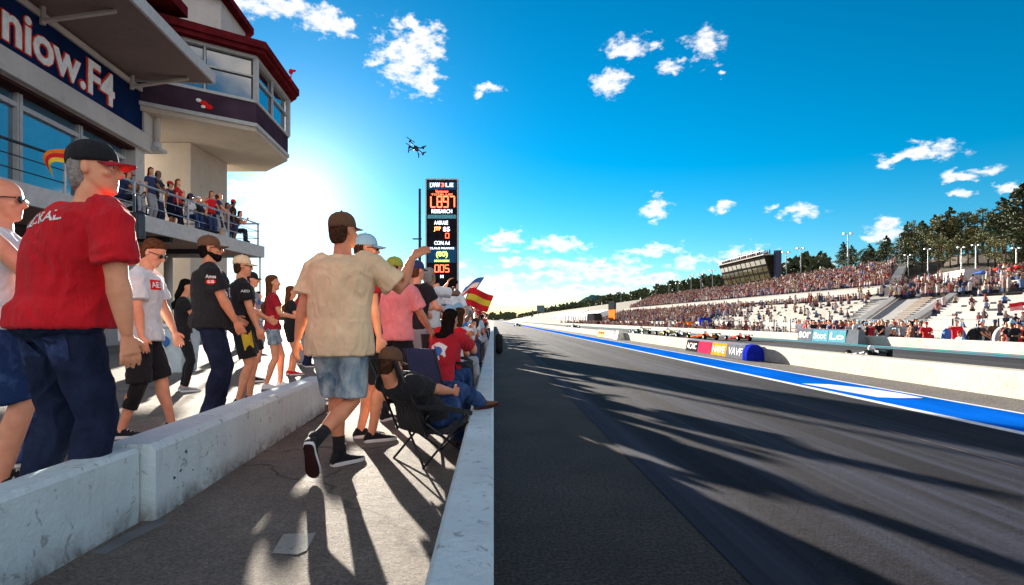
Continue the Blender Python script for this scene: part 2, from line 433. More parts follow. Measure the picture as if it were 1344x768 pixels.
def hair(parent, b, m, long=0, bald=False, vox=.008):
    mb = MB(); r = []
    tab = [(.03,-.055,.045,.030),(.06,-.048,.066,.048),(.09,-.043,.073,.058),(.12,-.038,.079,.066),(.15,-.030,.083,.076),(.178,-.012,.084,.096),(.205,-.008,.076,.094),(.228,-.008,.06,.074),(.246,-.008,.032,.04)]
    if bald: tab = [(.03,-.055,.045,.032),(.06,-.05,.066,.046),(.09,-.048,.071,.055),(.12,-.044,.0745,.06),(.145,-.04,.076,.062),(.165,-.042,.07,.055)]
    for z, cy, rx, ry in tab: r.append((b.hd(0,cy,z), b.hx, b.hf, rx, ry))
    mb.loft(r, 20)
    if long:
        bk = b.neck - b.up*(.02) - b.sr.cross(b.up)*0
        back = -(b.up.cross(b.sr)).normalized()
        if back.dot(b.hf) > 0: back = -back
        mb.loft([(b.hd(0,-.03,.14), b.hx, b.hf, .082,.075),(b.hd(0,-.05,.06), b.hx, b.hf, .080,.058),(b.hd(0,-.065,0), b.hx, b.hf, .085,.05),
                 (b.hd(0,-.06,-.06)-b.hf*.02, b.hx, b.hf, .095,.045),(b.c(1-long*.45)+back*.125, b.sr, back, .10,.04),(b.c(1-long*.9)+back*.12, b.sr, back, .06,.02)], 16)
    me = remesh(mb, 'hair', m, vox, 1, .004, 3, (40,40,8))
    return link('hair', me, parent)
def person(label, loc, face, H=1.78, pose=None, girth=1.0, belly=.0, lod=1, skin_m=None, shirt='M_black', bottoms='M_jean', style='trousers',
           shoes='M_black', sole='M_sole', hatm=None, hatback=False, visor=None, hairm='M_hairb', longhair=0, bald=False, glasses=False, beard=False,
           sleeve=.62, hem=.0, hi=False, socks=None, footyaw=(0,0), footpitch=(0,0), group=None, name='person', loosen=.02, shortlen=.95, tank=False, seed=0, nohair=False, curl=.45, nolab=False):
    g = globals(); sk = skin_m or g['M_skin']
    shirt_m = g[shirt]; bot = g[bottoms]
    root = thing(name, label, 'person', loc, -math.radians(face), group)
    b = Body(pose, girth, H); k = b.k
    root.scale = (1,1,1)
    vox = (.0062, .010, .017, .03)[lod]; fine = lod <= 1
    # body
    mb = MB()
    tt = torso_tab(girth, belly)
    mb.loft(b.rings([(t, rx*.93, ry*.93, fy) for t,rx,ry,fy in tt]), 18)
    mb.tube([b.c(.92), b.neck, b.h0-b.hf*.012+b.hu*.03, b.h0-b.hf*.02+b.hu*.07], [.07,.060+.01*(girth-1)*3,.057,.055], 14)
    mb.loft([(b.hd(0,cy,z), b.hx, b.hf, rx, ry) for z,cy,rx,ry in HEAD], 20)
    if lod <= 1:
        mb.tube([b.hd(0,.088,.135), b.hd(0,.104,.108), b.hd(0,.116,.090), b.hd(0,.094,.078)], [.009,.012,.0155,.011], 8)   # nose
        mb.ball(b.hd(0,.083,.146), (.052,.014,.009), 12, 6, (b.hx, b.hf, b.hu))          # brow
        mb.ball(b.hd(0,.088,.058), (.024,.010,.007), 10, 6, (b.hx, b.hf, b.hu)); mb.ball(b.hd(0,.087,.047), (.021,.010,.008), 10, 6, (b.hx, b.hf, b.hu))
        mb.ball(b.hd(0,.078,.014), (.020,.016,.014), 8, 6, (b.hx, b.hf, b.hu))
        for q in (-1, 1):
            mb.ball(b.hd(q*.078,-.008,.112), (.010,.019,.031), 8, 6, (b.hx, b.hf, b.hu))
            mb.ball(b.hd(q*.045,.066,.09), (.022,.02,.018), 8, 6, (b.hx, b.hf, b.hu))
    elif lod == 2:
        mb.ball(b.hd(0,.1,.095), (.018,.02,.025), 8, 6, (b.hx, b.hf, b.hu))
        for q in (-1, 1): mb.ball(b.hd(q*.078,-.008,.112), (.014,.019,.031), 8, 6, (b.hx, b.hf, b.hu))
    ga = 1+.6*(girth-1)
    for sh, e, w, q, tgt in ((b.shl, b.el, b.wl, -1, 'l'), (b.shr, b.er, b.wr, 1, 'r')):
        mb.tube([b.c(.86)+(sh-b.c(.9))*.45, sh+V((0,0,-.01)), sh*.7+e*.3, sh*.4+e*.6, e, e*.75+w*.25, e*.3+w*.7, w], [.036,.040*ga,.045*ga,.047*ga,.040*ga,.045*ga,.033*ga,.025], 12)
        fd = (w-e).normalized(); hd = V(b.p.get(tgt+'hd', fd)); nr = V(b.p.get(tgt+'hn', (-q*1.0, 0, 0))); th = V(b.p.get(tgt+'ht', (0,1,.2)))
        if lod < 3: hand(mb, w, hd, nr, th, curl, 1.0, fine)
        else: mb.ball(w+fd*.06, (.04,.04,.05), 8, 6)
    gl = 1+.35*(girth-1)
    for hj, kn, an in ((b.hl, b.kl, b.al), (b.hrj, b.kr, b.ar)):
        bk = V((0,-.012,0))
        mb.tube([hj, hj*.6+kn*.4, kn, kn*.68+an*.32+bk, kn*.3+an*.7, an, an-V((0,0,.03))], [.088*gl,.080*gl,.056*gl,.058*gl,.042,.036,.038], 14)
    me = remesh(mb, 'body', sk, vox, 1 if lod < 2 else 2)
    bo = link('body', me, root)
    # trousers / shorts / skirt
    bt = MB(); L0 = loosen*.6
    bt.loft(b.rings([(t, rx+L0, ry+L0, fy) for t,rx,ry,fy in tt[:3]]+[(.07, .158*girth, .100*girth+belly*.4, belly*.45)]), 20)
    for hj, kn, an in ((b.hl, b.kl, b.al), (b.hrj, b.kr, b.ar)):
        bk = V((0,-.008,0)); top = hj+V((0,0,.02))
        if style == 'trousers':
            bt.tube([top, hj*.6+kn*.4, kn*1.0+hj*0, kn*.6+an*.4+bk, kn*.2+an*.8, an+V((0,-.01,-.02)), an+V((0,-.012,-.045))], [.100*gl,.097*gl,.076*gl,.073*gl,.064,.066,.070], 16)
        elif style == 'slim':
            bt.tube([top, hj*.6+kn*.4, kn, kn*.68+an*.32+bk, kn*.3+an*.7, an], [.094*gl,.086*gl,.062*gl,.064*gl,.048,.044], 16)
        else:
            e = hj+(kn-hj)*shortlen
            bt.tube([top, hj*.7+e*.3, hj*.35+e*.65, e], [.103*gl,.105*gl,.100*gl,.100*gl], 16)
    me = remesh(bt, 'trousers' if style in ('trousers','slim') else 'shorts', bot, max(vox, .008), 2, (.011 if style == 'trousers' else .008) if lod <= 2 else 0, seed+5)
    to = link('trousers' if style in ('trousers','slim') else 'shorts', me, root)
    # shirt
    st = MB(); L1 = loosen
    tb = [(t, rx+L1, ry+L1, fy) for t,rx,ry,fy in tt if t >= .2 and t < .99]
    h = hem
    tb = [(h, .176*girth+L1*.9, .118*girth+belly*.7+L1*1.4, belly*.3), ((h+.2)/2+.02, .168*girth+L1*.9, .114*girth+belly*.9+L1*1.4, belly*.5)]+tb
    tb[-1] = (.94, .105*girth+.01, .070+.008, -.01); tb.append((.985,.068,.068,-.012))
    st.loft(b.rings(tb), 22)
    if not tank:
        for sh, e in ((b.shl, b.el), (b.shr, b.er)):
            ee = sh+(e-sh)*sleeve
            if sleeve > 1: ee = e
            st.tube([b.c(.83)+(sh-b.c(.9))*.35, sh*.80+b.c(.9)*.20+V((0,0,-.006)), sh*.80+ee*.20+(b.c(.9)-sh)*.02, sh*.45+ee*.55, ee], [.064,.075*ga,.078*ga,.075*ga,(.071+loosen*.5)*ga], 16)
    me = remesh(st, 'shirt', shirt_m, max(vox*.95, .0075), 6, (.011 if lod < 2 else .008) if lod <= 2 else 0, seed)
    so = link('shirt', me, root)
    # shoes
    if lod < 3:
        for an, kn, fy, fp in ((b.al, b.kl, footyaw[0], footpitch[0]), (b.ar, b.kr, footyaw[1], footpitch[1])):
            shoe(root, an, math.radians(fy), math.radians(fp), g[shoes], g[sole], hi, det=lod <= 1)
            if socks:
                c = MB(); c.tube([an+(kn-an).normalized()*.13, an+(kn-an).normalized()*.05, an], [.046,.043,.044], 12); build(c, 'sock', g[socks], root, True)
    else:
        for an in (b.al, b.ar):
            sb = MB(); sb.ball(an+V((0,.05,-.045)), (.045,.12,.045), 8, 6); build(sb, 'shoe', g[shoes], root, True)
    if hatm: cap(root, b, g[hatm], hatback, g[visor] if visor else None)
    if not nohair: hair(root, b, g[hairm], longhair, bald or bool(hatm) and not longhair, max(vox, .009))
    if beard:
        c = MB(); c.loft([(b.hd(0,.060,-.012), b.hx, b.hf, .02,.02),(b.hd(0,.046,.004), b.hx, b.hf, .046,.048),(b.hd(0,.036,.028), b.hx, b.hf, .058,.064),(b.hd(0,.026,.05), b.hx, b.hf, .063,.074),(b.hd(0,-.005,.085), b.hx, b.hf, .069,.05)], 16)
        link('beard', remesh(c, 'beard', g['M_hairk' if beard is True else beard], .008, 1, .003, 2, (40,40,20)), root)
    if glasses:
        c = MB()
        for q in (-1, 1):
            c.ball(b.hd(q*.034,.099,.118), (.030,.008,.021), 12, 8, (b.hx, b.hf, b.hu))
            c.tube([b.hd(q*.064,.09,.126), b.hd(q*.079,.04,.124), b.hd(q*.082,-.02,.120)], .0035, 6)
        c.tube([b.hd(-.012,.106,.122), b.hd(.012,.106,.122)], .004, 6)
        build(c, 'sunglasses', g['M_lens'], root, True)
    elif lod <= 1:
        for q in (-1, 1):
            c = MB(); c.ball(b.hd(q*.033,.082,.120), (.014,.012,.009), 10, 8, (b.hx, b.hf, b.hu)); e = build(c, 'eye', g['M_eye'], root, True)
            c = MB(); c.ball(b.hd(q*.033,.091,.120), (.006,.005,.006), 8, 6, (b.hx, b.hf, b.hu)); build(c, 'iris', g['M_hairk'], e, True)
    if k != 1: root.scale = (k, k, k)
    root['_'] = 0; del root['_']
    return root, b, so, to
# ------------------------------------------------------------------ ground, road, walls
def asphalt(name, dark, light, streak=None, glossy=.45, cracks=False, sc=1.):
    m, nt, b = _bsdf(name); v = coords(nt, (1,1,1))
    big = noi(nt, v, .8*sc, 7, .65, .3); fine = noi(nt, v, 55, 4, .95); mid = noi(nt, v, 14*sc, 6, .7)
    base = ramp(nt, big, [(.3, dark), (.7, light)])
    gr = mixc(nt, .45 if cracks else .75, base, ramp(nt, fine, [(.40, .12), (.62, 2.1)]), 'MULTIPLY')
    gr = mixc(nt, .5, gr, ramp(nt, mid, [(.3, .5), (.7, 1.25)]), 'MULTIPLY')
    rgh = nt.nodes.new('ShaderNodeMapRange'); rgh.inputs[3].default_value = glossy-.08; rgh.inputs[4].default_value = min(1, glossy+.3)
    if streak:
        s1 = noi(nt, coords(nt, (1.5, .018, 1)), 1, 5, .6, .15); s2 = noi(nt, coords(nt, (7, .05, 1)), 1, 5, .65)
        s3 = noi(nt, coords(nt, (.5, .12, 1)), 1, 5, .6, .5)
        gr = mixc(nt, ramp(nt, s1, [(.46, 0.), (.56, .95)]), gr, streak)
        gr = mixc(nt, .6, gr, ramp(nt, s2, [(.35, .3), (.65, 1.4)]), 'MULTIPLY')
        gr = mixc(nt, .5, gr, ramp(nt, s3, [(.3, .6), (.7, 1.3)]), 'MULTIPLY')
        nt.links.new(s1, rgh.inputs[0])
    else: nt.links.new(mid, rgh.inputs[0])
    nt.links.new(rgh.outputs[0], b.inputs['Roughness'])
    if cracks:
        vo = nt.nodes.new('ShaderNodeTexVoronoi'); vo.feature = 'DISTANCE_TO_EDGE'; vo.inputs['Scale'].default_value = .33
        wv = nt.nodes.new('ShaderNodeVectorMath'); wv.operation = 'ADD'
        nz = nt.nodes.new('ShaderNodeTexNoise'); nz.inputs['Scale'].default_value = 3; nz.inputs['Detail'].default_value = 6
        nt.links.new(v, nz.inputs['Vector'])
        sc_ = nt.nodes.new('ShaderNodeVectorMath'); sc_.operation = 'SCALE'; sc_.inputs['Scale'].default_value = .5
        nt.links.new(nz.outputs['Color'], sc_.inputs[0]); nt.links.new(v, wv.inputs[0]); nt.links.new(sc_.outputs[0], wv.inputs[1])
        nt.links.new(wv.outputs[0], vo.inputs['Vector'])
        gr = mixc(nt, ramp(nt, vo.outputs['Distance'], [(.002, .55), (.007, 0.)]), gr, (.015,.014,.013))
        st = noi(nt, v, 2.2, 7, .7, .8)
        gr = mixc(nt, ramp(nt, st, [(.58, 0.), (.75, .7)]), gr, (.05,.045,.042))
    b.inputs['Specular IOR Level'].default_value = .12
    nt.links.new(gr, b.inputs['Base Color'])
    ad = nt.nodes.new('ShaderNodeMath'); ad.operation = 'ADD'; nt.links.new(fine, ad.inputs[0]); nt.links.new(mid, ad.inputs[1])
    bump(nt, b, ad.outputs[0], .8, .012)
    return m
def sheet(name, x0, x1, y0, y1, z, m, stuff=False, nx=1, ny=1):
    mb = MB(); mb.add([(x0,y0,z),(x1,y0,z),(x1,y1,z),(x0,y1,z)], [(0,1,2,3)])
    return struct(mb, name, m)
def terrain_z(x, y):
    z = terrain_0(x, y)
    cap = 5.6+7.4*max(0, min(1, (y-70)/30))
    return min(z, cap+max(0, x-60)*.02) if x > 36 else z
def terrain_0(x, y):
    if x < 16.3: return -.06
    if x < 18: return -.06-.74*(x-16.3)/1.7
    if x < 34: return -.8
    if x < 36: return -.8+.3*(x-34)/2
    if x < 84: return -.5+.275*(x-36)
    z = 12.7+.03*(x-84)
    if x > 150: z -= (x-150)*.02
    return z
def ground():
    m, nt, b = _bsdf('hill_earth'); v = coords(nt, (1,1,1))
    n = noi(nt, v, .05, 8, .7, .5); n2 = noi(nt, v, .9, 6, .7)
    c = ramp(nt, n, [(.35, (.035,.045,.016)), (.5, (.075,.055,.035)), (.65, (.12,.085,.058))])
    c = mixc(nt, .6, c, ramp(nt, n2, [(.3, .5), (.7, 1.3)]), 'MULTIPLY')
    nt.links.new(c, b.inputs['Base Color']); b.inputs['Roughness'].default_value = .95; bump(nt, b, n2, .6, .2)
    xs = [-6000,-2500,-1000,-400,-150,-60,-2.2,5,16.3,18,22,28,34,36,44,52,60,68,76,84,95,110,130,150,200,300,500,900,1500,2500,6000]
    ys = [-300,-60,-20,0,20,40,60,68,76,84,92,100,110,150,200,270,350,450,600,800,1100,1500,1800,2400,3200,4500,6500,9000]
    mb = MB(); vs = []
    for y in ys:
        for x in xs:
            z = terrain_z(x, y)
            if x > 90: z += 1.2*noise.noise(V((x*.01, y*.012, 1)))
            if y > 1500: z += min(1, (y-1500)/900)*26*(.7+.5*noise.noise(V((x*.0015, y*.001, 3))))*(1 if x < 100 else .5)
            if y > 1200 and x > 16: z = z*(1-.4*min(1, (y-1200)/800))
            vs.append((x, y, z))
    nx = len(xs); fs = [(j*nx+i, j*nx+i+1, (j+1)*nx+i+1, (j+1)*nx+i) for j in range(len(ys)-1) for i in range(nx-1)]
    mb.add(vs, fs); struct(mb, 'ground', m)
    # far mountain
    m2 = mat('mountain_wood', (.02,.045,.045), .95, var=.35, vscale=.01, obj=False)
    mb = MB(); vs = []; nu, nv = 60, 16
    for j in range(nv):
        for i in range(nu):
            u = i/(nu-1)*2-1; w = j/(nv-1)*2-1
            h = max(0, math.cos(u*math.pi/2))**1.5*max(0, math.cos(w*math.pi/2))
            h *= 1+.25*noise.noise(V((u*3, w*2, 5)))
            vs.append((1330+u*850, 6800+w*1500, (300+14*noise.noise(V((u*25,w*9,2))))*h-5))
    mb.add(vs, [(j*nu+i, j*nu+i+1, (j+1)*nu+i+1, (j+1)*nu+i) for j in range(nv-1) for i in range(nu-1)])
    struct(mb, 'mountain', m2, True)
def roads():
    lane = asphalt('lane_asphalt', (.007,.0065,.013), (.015,.014,.025), streak=(.030,.036,.060), glossy=.75)  # bluish streak colour paints in the sky sheen of polished rubber
    lane2 = asphalt('far_lane_asphalt', (.022,.021,.025), (.04,.038,.044), streak=(.05,.05,.058), glossy=.75)
    should = asphalt('shoulder_asphalt', (.036,.032,.032), (.072,.066,.061), glossy=.7)
    walk = asphalt('walkway_concrete', (.12,.105,.095), (.25,.22,.19), glossy=.75, cracks=True)
    apron = asphalt('apron_asphalt', (.13,.12,.115), (.19,.175,.165), glossy=.75)
    plat = asphalt('platform_concrete', (.19,.17,.15), (.31,.275,.235), glossy=.8, cracks=True, sc=.6)
    blue = mat('blue_track_paint', (.003,.115,.56), .8, spec=.05, var=.25, vscale=2.2, obj=False, bmp=.4, bscale=120, stretch=(1,.25,1))
    white = mat('white_track_paint', (.72,.74,.76), .6, var=.12, vscale=5, obj=False, bmp=.4, bscale=120)
    cyan = mat('cyan_track_paint', (.08,.38,.48), .6, var=.15, obj=False)
    Y1 = 1500
    sheet('walkway', -1.9, -.195, -12, 80, 0, walk)
    sheet('shoulder', 0.0, 1.02, -12, Y1, 0, should)
    sheet('road', 1.02, 4.78, -12, Y1, .004, lane)
    sheet('apron', 4.78, 7.0, -12, Y1, -.004, apron)
    sheet('far_road', 7.3, 14.4, -12, Y1, 0, lane2)
    sheet('pit_road', 14.4, 16.02, -12, Y1, -.004, apron)
    sheet('pit_ground', 18.05, 33.9, 5, 300, -.79, apron)
    # painted markings
    mb = MB(); mb.add([(4.93,-12,.008),(5.86,-12,.008),(5.86,Y1,.008),(4.93,Y1,.008)], [(0,1,2,3)]); struct(mb, 'blue_line', blue)
    mb = MB()
    for x0, x1 in ((4.80,4.93),(5.86,5.93)): mb.add([(x0,-12,.009),(x1,-12,.009),(x1,Y1,.009),(x0,Y1,.009)], [(0,1,2,3)])
    sw = [G(*q) for q in ((1052,504.3),(1090,505.5),(1143,511.5),(1180,517),(1212,523.5),(1180,523.6),(1152,522.5),(1110,515))]
    mb.add([(p.x, p.y, .012) for p in sw][::-1], [tuple(range(len(sw)))])
    struct(mb, 'white_line', white)
    mb = MB()
    for x0, x1 in ((14.42,14.62),(15.1,15.5)): mb.add([(x0,-12,.006),(x1,-12,.006),(x1,Y1,.006),(x0,Y1,.006)], [(0,1,2,3)])
    struct(mb, 'cyan_line', cyan)
    thin = mat('worn_line_paint', (.16,.13,.12), .7, var=.4, obj=False)
    mb = MB(); mb.add([(3.72,-5,.0085),(3.735,-5,.0085),(3.735,60,.0085),(3.72,60,.0085)], [(0,1,2,3)]); struct(mb, 'seam_line', thin)
    # platform on the left
    mb = MB(); mb.box((-60,-12,-.1), (-1.97,130,.05)); struct(mb, 'pavement', plat)
    # patch of paint and metal plate on the walkway
    mb = MB(); q = [G(*p) for p in ((357,727),(372,702),(415,700),(402,724),(390,729))]
    mb.add([(p.x, p.y, .004) for p in q], [tuple(range(len(q)))]); solo(mb, 'paint_patch', painted_concrete('patch_paint', (.42,.42,.40), (.1,.09,.08), .9, 3), 'worn white painted square on the grey walkway below the walking man', 'paint mark')
    mb = MB(); mb.prism([(G(*p).x, G(*p).y) for p in ((120,727),(170,700),(205,683),(222,686),(180,706),(140,728))], .001, .006)
    solo(mb, 'drain_plate', mat('plate_grey', (.16,.17,.18), .5, .0, obj=False), 'pale grey flat plate lying along the foot of the white wall', 'cover plate')
    # grass strip
    gm = mat('short_grass', (.10,.16,.02), .95, var=.4, vscale=1.2, obj=False, bmp=.6, bscale=20)
    mb = MB(); random.seed(3)
    mb.add([(24,40,-.765),(31.5,40,-.765),(31.5,66,-.765),(24,66,-.765)], [(0,1,2,3)])
    for _ in range(9000):
        x, y = random.uniform(24,31.5), random.uniform(40,66); a = random.uniform(0,3.14); h = random.uniform(.1,.28)
        mb.add([(x,y,-.765),(x+.06*math.cos(a),y+.06*math.sin(a),-.765),(x+random.uniform(-.05,.05),y,-.765+h)], [(0,1,2)])
    struct(mb, 'grass', gm, stuff=True)
def barriers():
    wb = painted_concrete('wall_paint_near', (.68,.82,.87), (.13,.11,.10), .5, 1.6)
    cream = painted_concrete('wall_paint_far', (.56,.54,.47), (.25,.2,.14), .4, .5)
    def wall(x0, x1, x0e, x1e, y0, y1, z, name, m, label, cham=.02, zb=0.0):
        mb = MB(); n = max(2, min(60, int(abs(y1-y0)/ .35))) ; rr = []
        for i in range(n+1):
            t = i/n; y = y0+(y1-y0)*t; a = x0+(x0e-x0)*t; b = x1+(x1e-x1)*t
            j = [.004*noise.noise(V((y*2.3, k*7, z))) for k in range(4)] if y1-y0 < 120 else [0]*4
            rr.append([(a+j[0],y,zb),(a+j[1],y,z-cham),(a+cham,y,z+j[2]*.5),(b-cham,y,z+j[3]*.5),(b,y,z-cham),(b,y,zb)])
        vs = [p for r in rr for p in r]; fs = []
        for i in range(n):
            for k in range(6): fs.append((i*6+k, i*6+(k+1)%6, (i+1)*6+(k+1)%6, (i+1)*6+k))
        fs += [(0,1,2,3,4,5), tuple(n*6+k for k in (5,4,3,2,1,0))]
        mb.add(vs, fs)
        return solo(mb, name, m, label, 'wall', loc=((x0+x1)/2, max(y0,0), 0))
    wall(-2.03,-1.84,-2.03,-1.84, -6, 2.965, .385, 'concrete_wall', wb, 'low pale blue-white concrete wall below the man in the red shirt')
    wall(-2.06,-1.765,-2.16,-1.95, 2.985, 6.6, .40, 'concrete_wall', wb, 'thicker low white concrete block with chipped corner, behind the walking man in shorts', .035)
    wall(-.205,0,-.205,0, -6, 90, .285, 'track_wall', wb, 'low white wall between the walkway and the race track', .02)
    wall(6.95,7.35,6.95,7.35, -8, 600, .365, 'median_wall', cream, 'long cream concrete wall between the two race lanes', .04)
    wall(16.02,16.38,16.02,16.38, -8, 600, .36, 'far_wall', cream, 'long cream wall on the far side of the second lane', .04, -.1)
    # chipped paint spots on the near block (wear)
    random.seed(5)
    mb = MB(); dk = mat('bare_chip', (.05,.04,.045), .9)
    for px, py, r in ((243,593,.010),(240,603,.008),(236,618,.013),(228,627,.011),(252,617,.008),(278,585,.007),(265,600,.006),(232,640,.006)):
        Y = 3.4; 
        # wall front plane x = -1.765 - .0512*(y-2.985)
        a = (px-PX0)/F; Y = (-1.765+.0512*2.985)/(a+.0512); z = H0+(PY0-py)/F*Y; x = a*Y
        ang = [i*2*math.pi/9 for i in range(9)]; rr = [r*random.uniform(.5,1.2) for _ in ang]
        mb.add([(x+.006, Y+q*math.cos(t)*1.0, z+q*math.sin(t)*.8) for q, t in zip(rr, ang)], [tuple(range(9))])
    solo(mb, 'chipped_spots', dk, 'cluster of dark chips in the white paint of the thick wall block', 'paint chips', loc=(-1.8,3.4,0))

def median_things():
    # banner blocks lying against the walls
    def banner(name, label, corners_x, y0, y1, z0, h, depth, panels, end_m, rounded=True):
        t = thing(name, label, 'banner block', ((corners_x), (y0+y1)/2, 0)); L = t.location.copy()
        x = corners_x
        L2 = (x, (y0+y1)/2, 0)
        mb = MB(); mb.hexa([(x,y0,z0),(x+depth,y0,z0),(x+depth,y1,z0),(x,y1,z0),(x+.08,y0,z0+h),(x+depth,y0,z0+h),(x+depth,y1,z0+h),(x+.08,y1,z0+h)])
        build(mb, 'block', M_navy, t, world=L2, bevel=.02)
        n = len(panels); right = V((0,-1,0)); up = V((.08,0,h)).normalized()
        for i, (cm, txt, tm) in enumerate(panels):
            ya = y1-(y1-y0)*(i+.02)/n; yb = y1-(y1-y0)*(i+.98)/n
            mb = MB()
            def q(y, s): return (x+.08*s-.006, y, z0+h*s)
            mb.add([q(ya,.06), q(yb,.06), q(yb,.94), q(ya,.94)], [(0,1,2,3)])
            build(mb, 'panel', cm, t, world=L2)
            if txt: text_on('lettering', txt, (x+.04-.01, (ya+yb)/2, z0+h*.5), right, up, h*.5, abs(ya-yb)*.82, tm, t, L2, .02, .004)
        mb = MB()
        if rounded:
            pts = []
            for k in range(13):
                a = math.pi*k/12; pts.append((x+depth/2-(depth/2+.02)*math.cos(a), h*1.05*math.sin(a)**.6))
            vs = [(px_, y0-.25, z0+pz) for px_, pz in pts]+[(px_, y0+.0, z0+pz) for px_, pz in pts]; n_ = len(pts)
            mb.add(vs, [tuple(range(n_-1,-1,-1)), tuple(range(n_,2*n_))]+[(i, (i+1)%n_, (i+1)%n_+n_, i+n_) for i in range(n_)])
        else:
            mb.hexa([(x-.02,y0-.9,z0),(x+depth,y0-.9,z0),(x+depth,y0-.01,z0),(x-.02,y0-.01,z0),(x+.12,y0-.75,z0+h*1.02),(x+depth-.1,y0-.75,z0+h*1.02),(x+depth-.1,y0-.01,z0+h*1.02),(x+.12,y0-.01,z0+h*1.02)])
        build(mb, 'end_cap', end_m, t, world=L2)
        return t
    blk = mat('banner_black', (.03,.025,.03), .5, var=.3); org = mat('banner_orange', (.85,.25,.02), .5, var=.3); gry = mat('banner_grey', (.12,.13,.15), .5)
    teal = mat('banner_teal', (.10,.28,.36), .5); yel = mat('banner_yellow', (.8,.6,.25), .5); bb = mat('royal_blue_pad', (.01,.02,.32), .45, var=.25)
    cream = mat('cream_plate', (.7,.66,.58), .6, var=.3)
    banner('advert_barrier', 'dark banner block with orange and white lettering and royal blue rounded end', 6.50, 14.9, 19.4, 0, .40, .42,
           [(blk,'ACAIC',M_txtw),(mat('banner_red', (.35,.03,.08), .5),'',None),(org,'HAVE',M_txtw),(gry,'VAVF',M_txtw)], bb)
    banner('advert_barrier', 'teal and grey banner block reading StotLo with a grey sloped end, on the far wall', 15.5, 25.2, 29.2, 0, .62, .42,
           [(gry,'sor',M_txtw),(teal,'Stot',M_txtw),(teal,'Lo',M_txtw)], gry, False)
    banner('advert_barrier', 'small cream and brown banner block with a grey end, far along the median wall', 6.50, 31, 36, 0, .46, .42, [(yel,'yes',M_txtr),(cream,'',None)], cream, False)
    # small racing karts
    def kart(label, x, y, rot, body_m, k=1.0, L=1.9, z=.0):
        t = thing('race_kart', label, 'race kart', (x,y,z), rot, 'low race karts on the far lane')
        mb = MB(); R = V((0,1,0)); X = V((1,0,0)); Z = V((0,0,1))
        mb.loft([(V((0,s*k,h*k)), X, Z, w*k, q*k) for s,h,w,q in ((-L/2,.2,.14,.06),(-L*.38,.26,.3,.13),(-L*.15,.27,.34,.15),(L*.1,.2,.28,.1),(L*.32,.17,.16,.07),(L*.5,.13,.07,.03))], 14)
        build(mb, 'body', body_m, t, True)
        mb = MB(); mb.box((-.36*k,L*.44*k,.07*k), (.36*k,L*.52*k,.10*k)); build(mb, 'nose_wing', body_m, t)
        mb = MB(); mb.box((-.3*k,-L*.56*k,.42*k), (.3*k,-L*.46*k,.46*k)); mb.box((-.3*k,-L*.56*k,.25*k), (-.27*k,-L*.44*k,.46*k)); mb.box((.27*k,-L*.56*k,.25*k), (.3*k,-L*.44*k,.46*k)); build(mb, 'rear_wing', M_dsteel, t)
        mb = MB(); mb.ball((0,-.12*L*k,.46*k), (.12*k,.14*k,.13*k), 12, 8); build(mb, 'helmet', M_wpaint, t, True)
        for sx in (-1,1):
            for sy, r in ((-L*.33,.2),(L*.33,.17)):
                w = MB(); c = V((sx*.42*k, sy*k, r*k)); w.loft([(c+X*(o*k), R, Z, r*q*k, r*q*k) for o,q in ((-.08,.8),(-.07,1),(.07,1),(.08,.8))], 18)
                wo = build(w, 'wheel', M_rubber, t, True)
                w = MB(); w.loft([(c+X*(sx*.07*k), R, Z, r*.5*k, r*.5*k),(c+X*(sx*.086*k), R, Z, r*.45*k, r*.45*k)], 12); build(w, 'rim', M_dsteel, wo)
        return t
    kart('long black open race kart beside the cream median wall near the right edge', 10.2, 15.6, 0, M_dsteel, .62, 2.1)
    kart('low orange race kart, third car from the teal banner block', 11.3, 31, .1, mat('kart_orange', (.75,.16,.04), .35), .8, 3.6)
    kart('red and grey race kart closest to the teal banner block', 12.6, 29.5, 0, mat('kart_red', (.6,.06,.03), .35), .7, 3.2)
    kart('grey race kart directly left of the orange one', 11.1, 34.5, 0, mat('kart_grey', (.2,.25,.3), .35), .8, 3.6)
    kart('pale green race kart on the far lane, left of the grey one', 11.0, 43, 0, mat('kart_green', (.35,.5,.35), .4), 1.0, 3.4)
    kart('yellow nosed race kart between the pale green and grey karts', 11.6, 38.5, 0, mat('kart_yellow', (.65,.5,.15), .4), .9, 3.2)
    kart('black race kart parked behind the cream and brown banner block', 8.3, 34.5, 0, M_tube, .9, 3.4)
    kart('dark race kart far down the lane, left of the black parked one', 8.6, 62, 0, M_dsteel, 1.1, 3.4)
    kart('tiny dark race kart farthest down the first lane', 3.9, 95, 0, M_tube, 1.0, 3.4)
    # tyre on the near wall
    t = thing('tyre', 'black tyre leaning on the track side of the near white wall', 'tyre', (.16,17.5,.0))
    mb = MB(); n, m_ = 24, 10; vs = []
    for i in range(n):
        a = 2*math.pi*i/n
        for j in range(m_):
            q = 2*math.pi*j/m_; rr = .22+.09*math.cos(q)
            vs.append((.11*math.sin(q), rr*math.cos(a), .32+rr*math.sin(a)))
    mb.add(vs, [(i*m_+j, i*m_+(j+1)%m_, ((i+1)%n)*m_+(j+1)%m_, ((i+1)%n)*m_+j) for i in range(n) for j in range(m_)])
    build(mb, 'tread', M_rubber, t, True)
    mb = MB(); mb.loft([(V((-.05,0,.32)), V((0,1,0)), V((0,0,1)), .15,.15),(V((.05,0,.32)), V((0,1,0)), V((0,0,1)), .15,.15)], 16); build(mb, 'rim', M_steel, t)

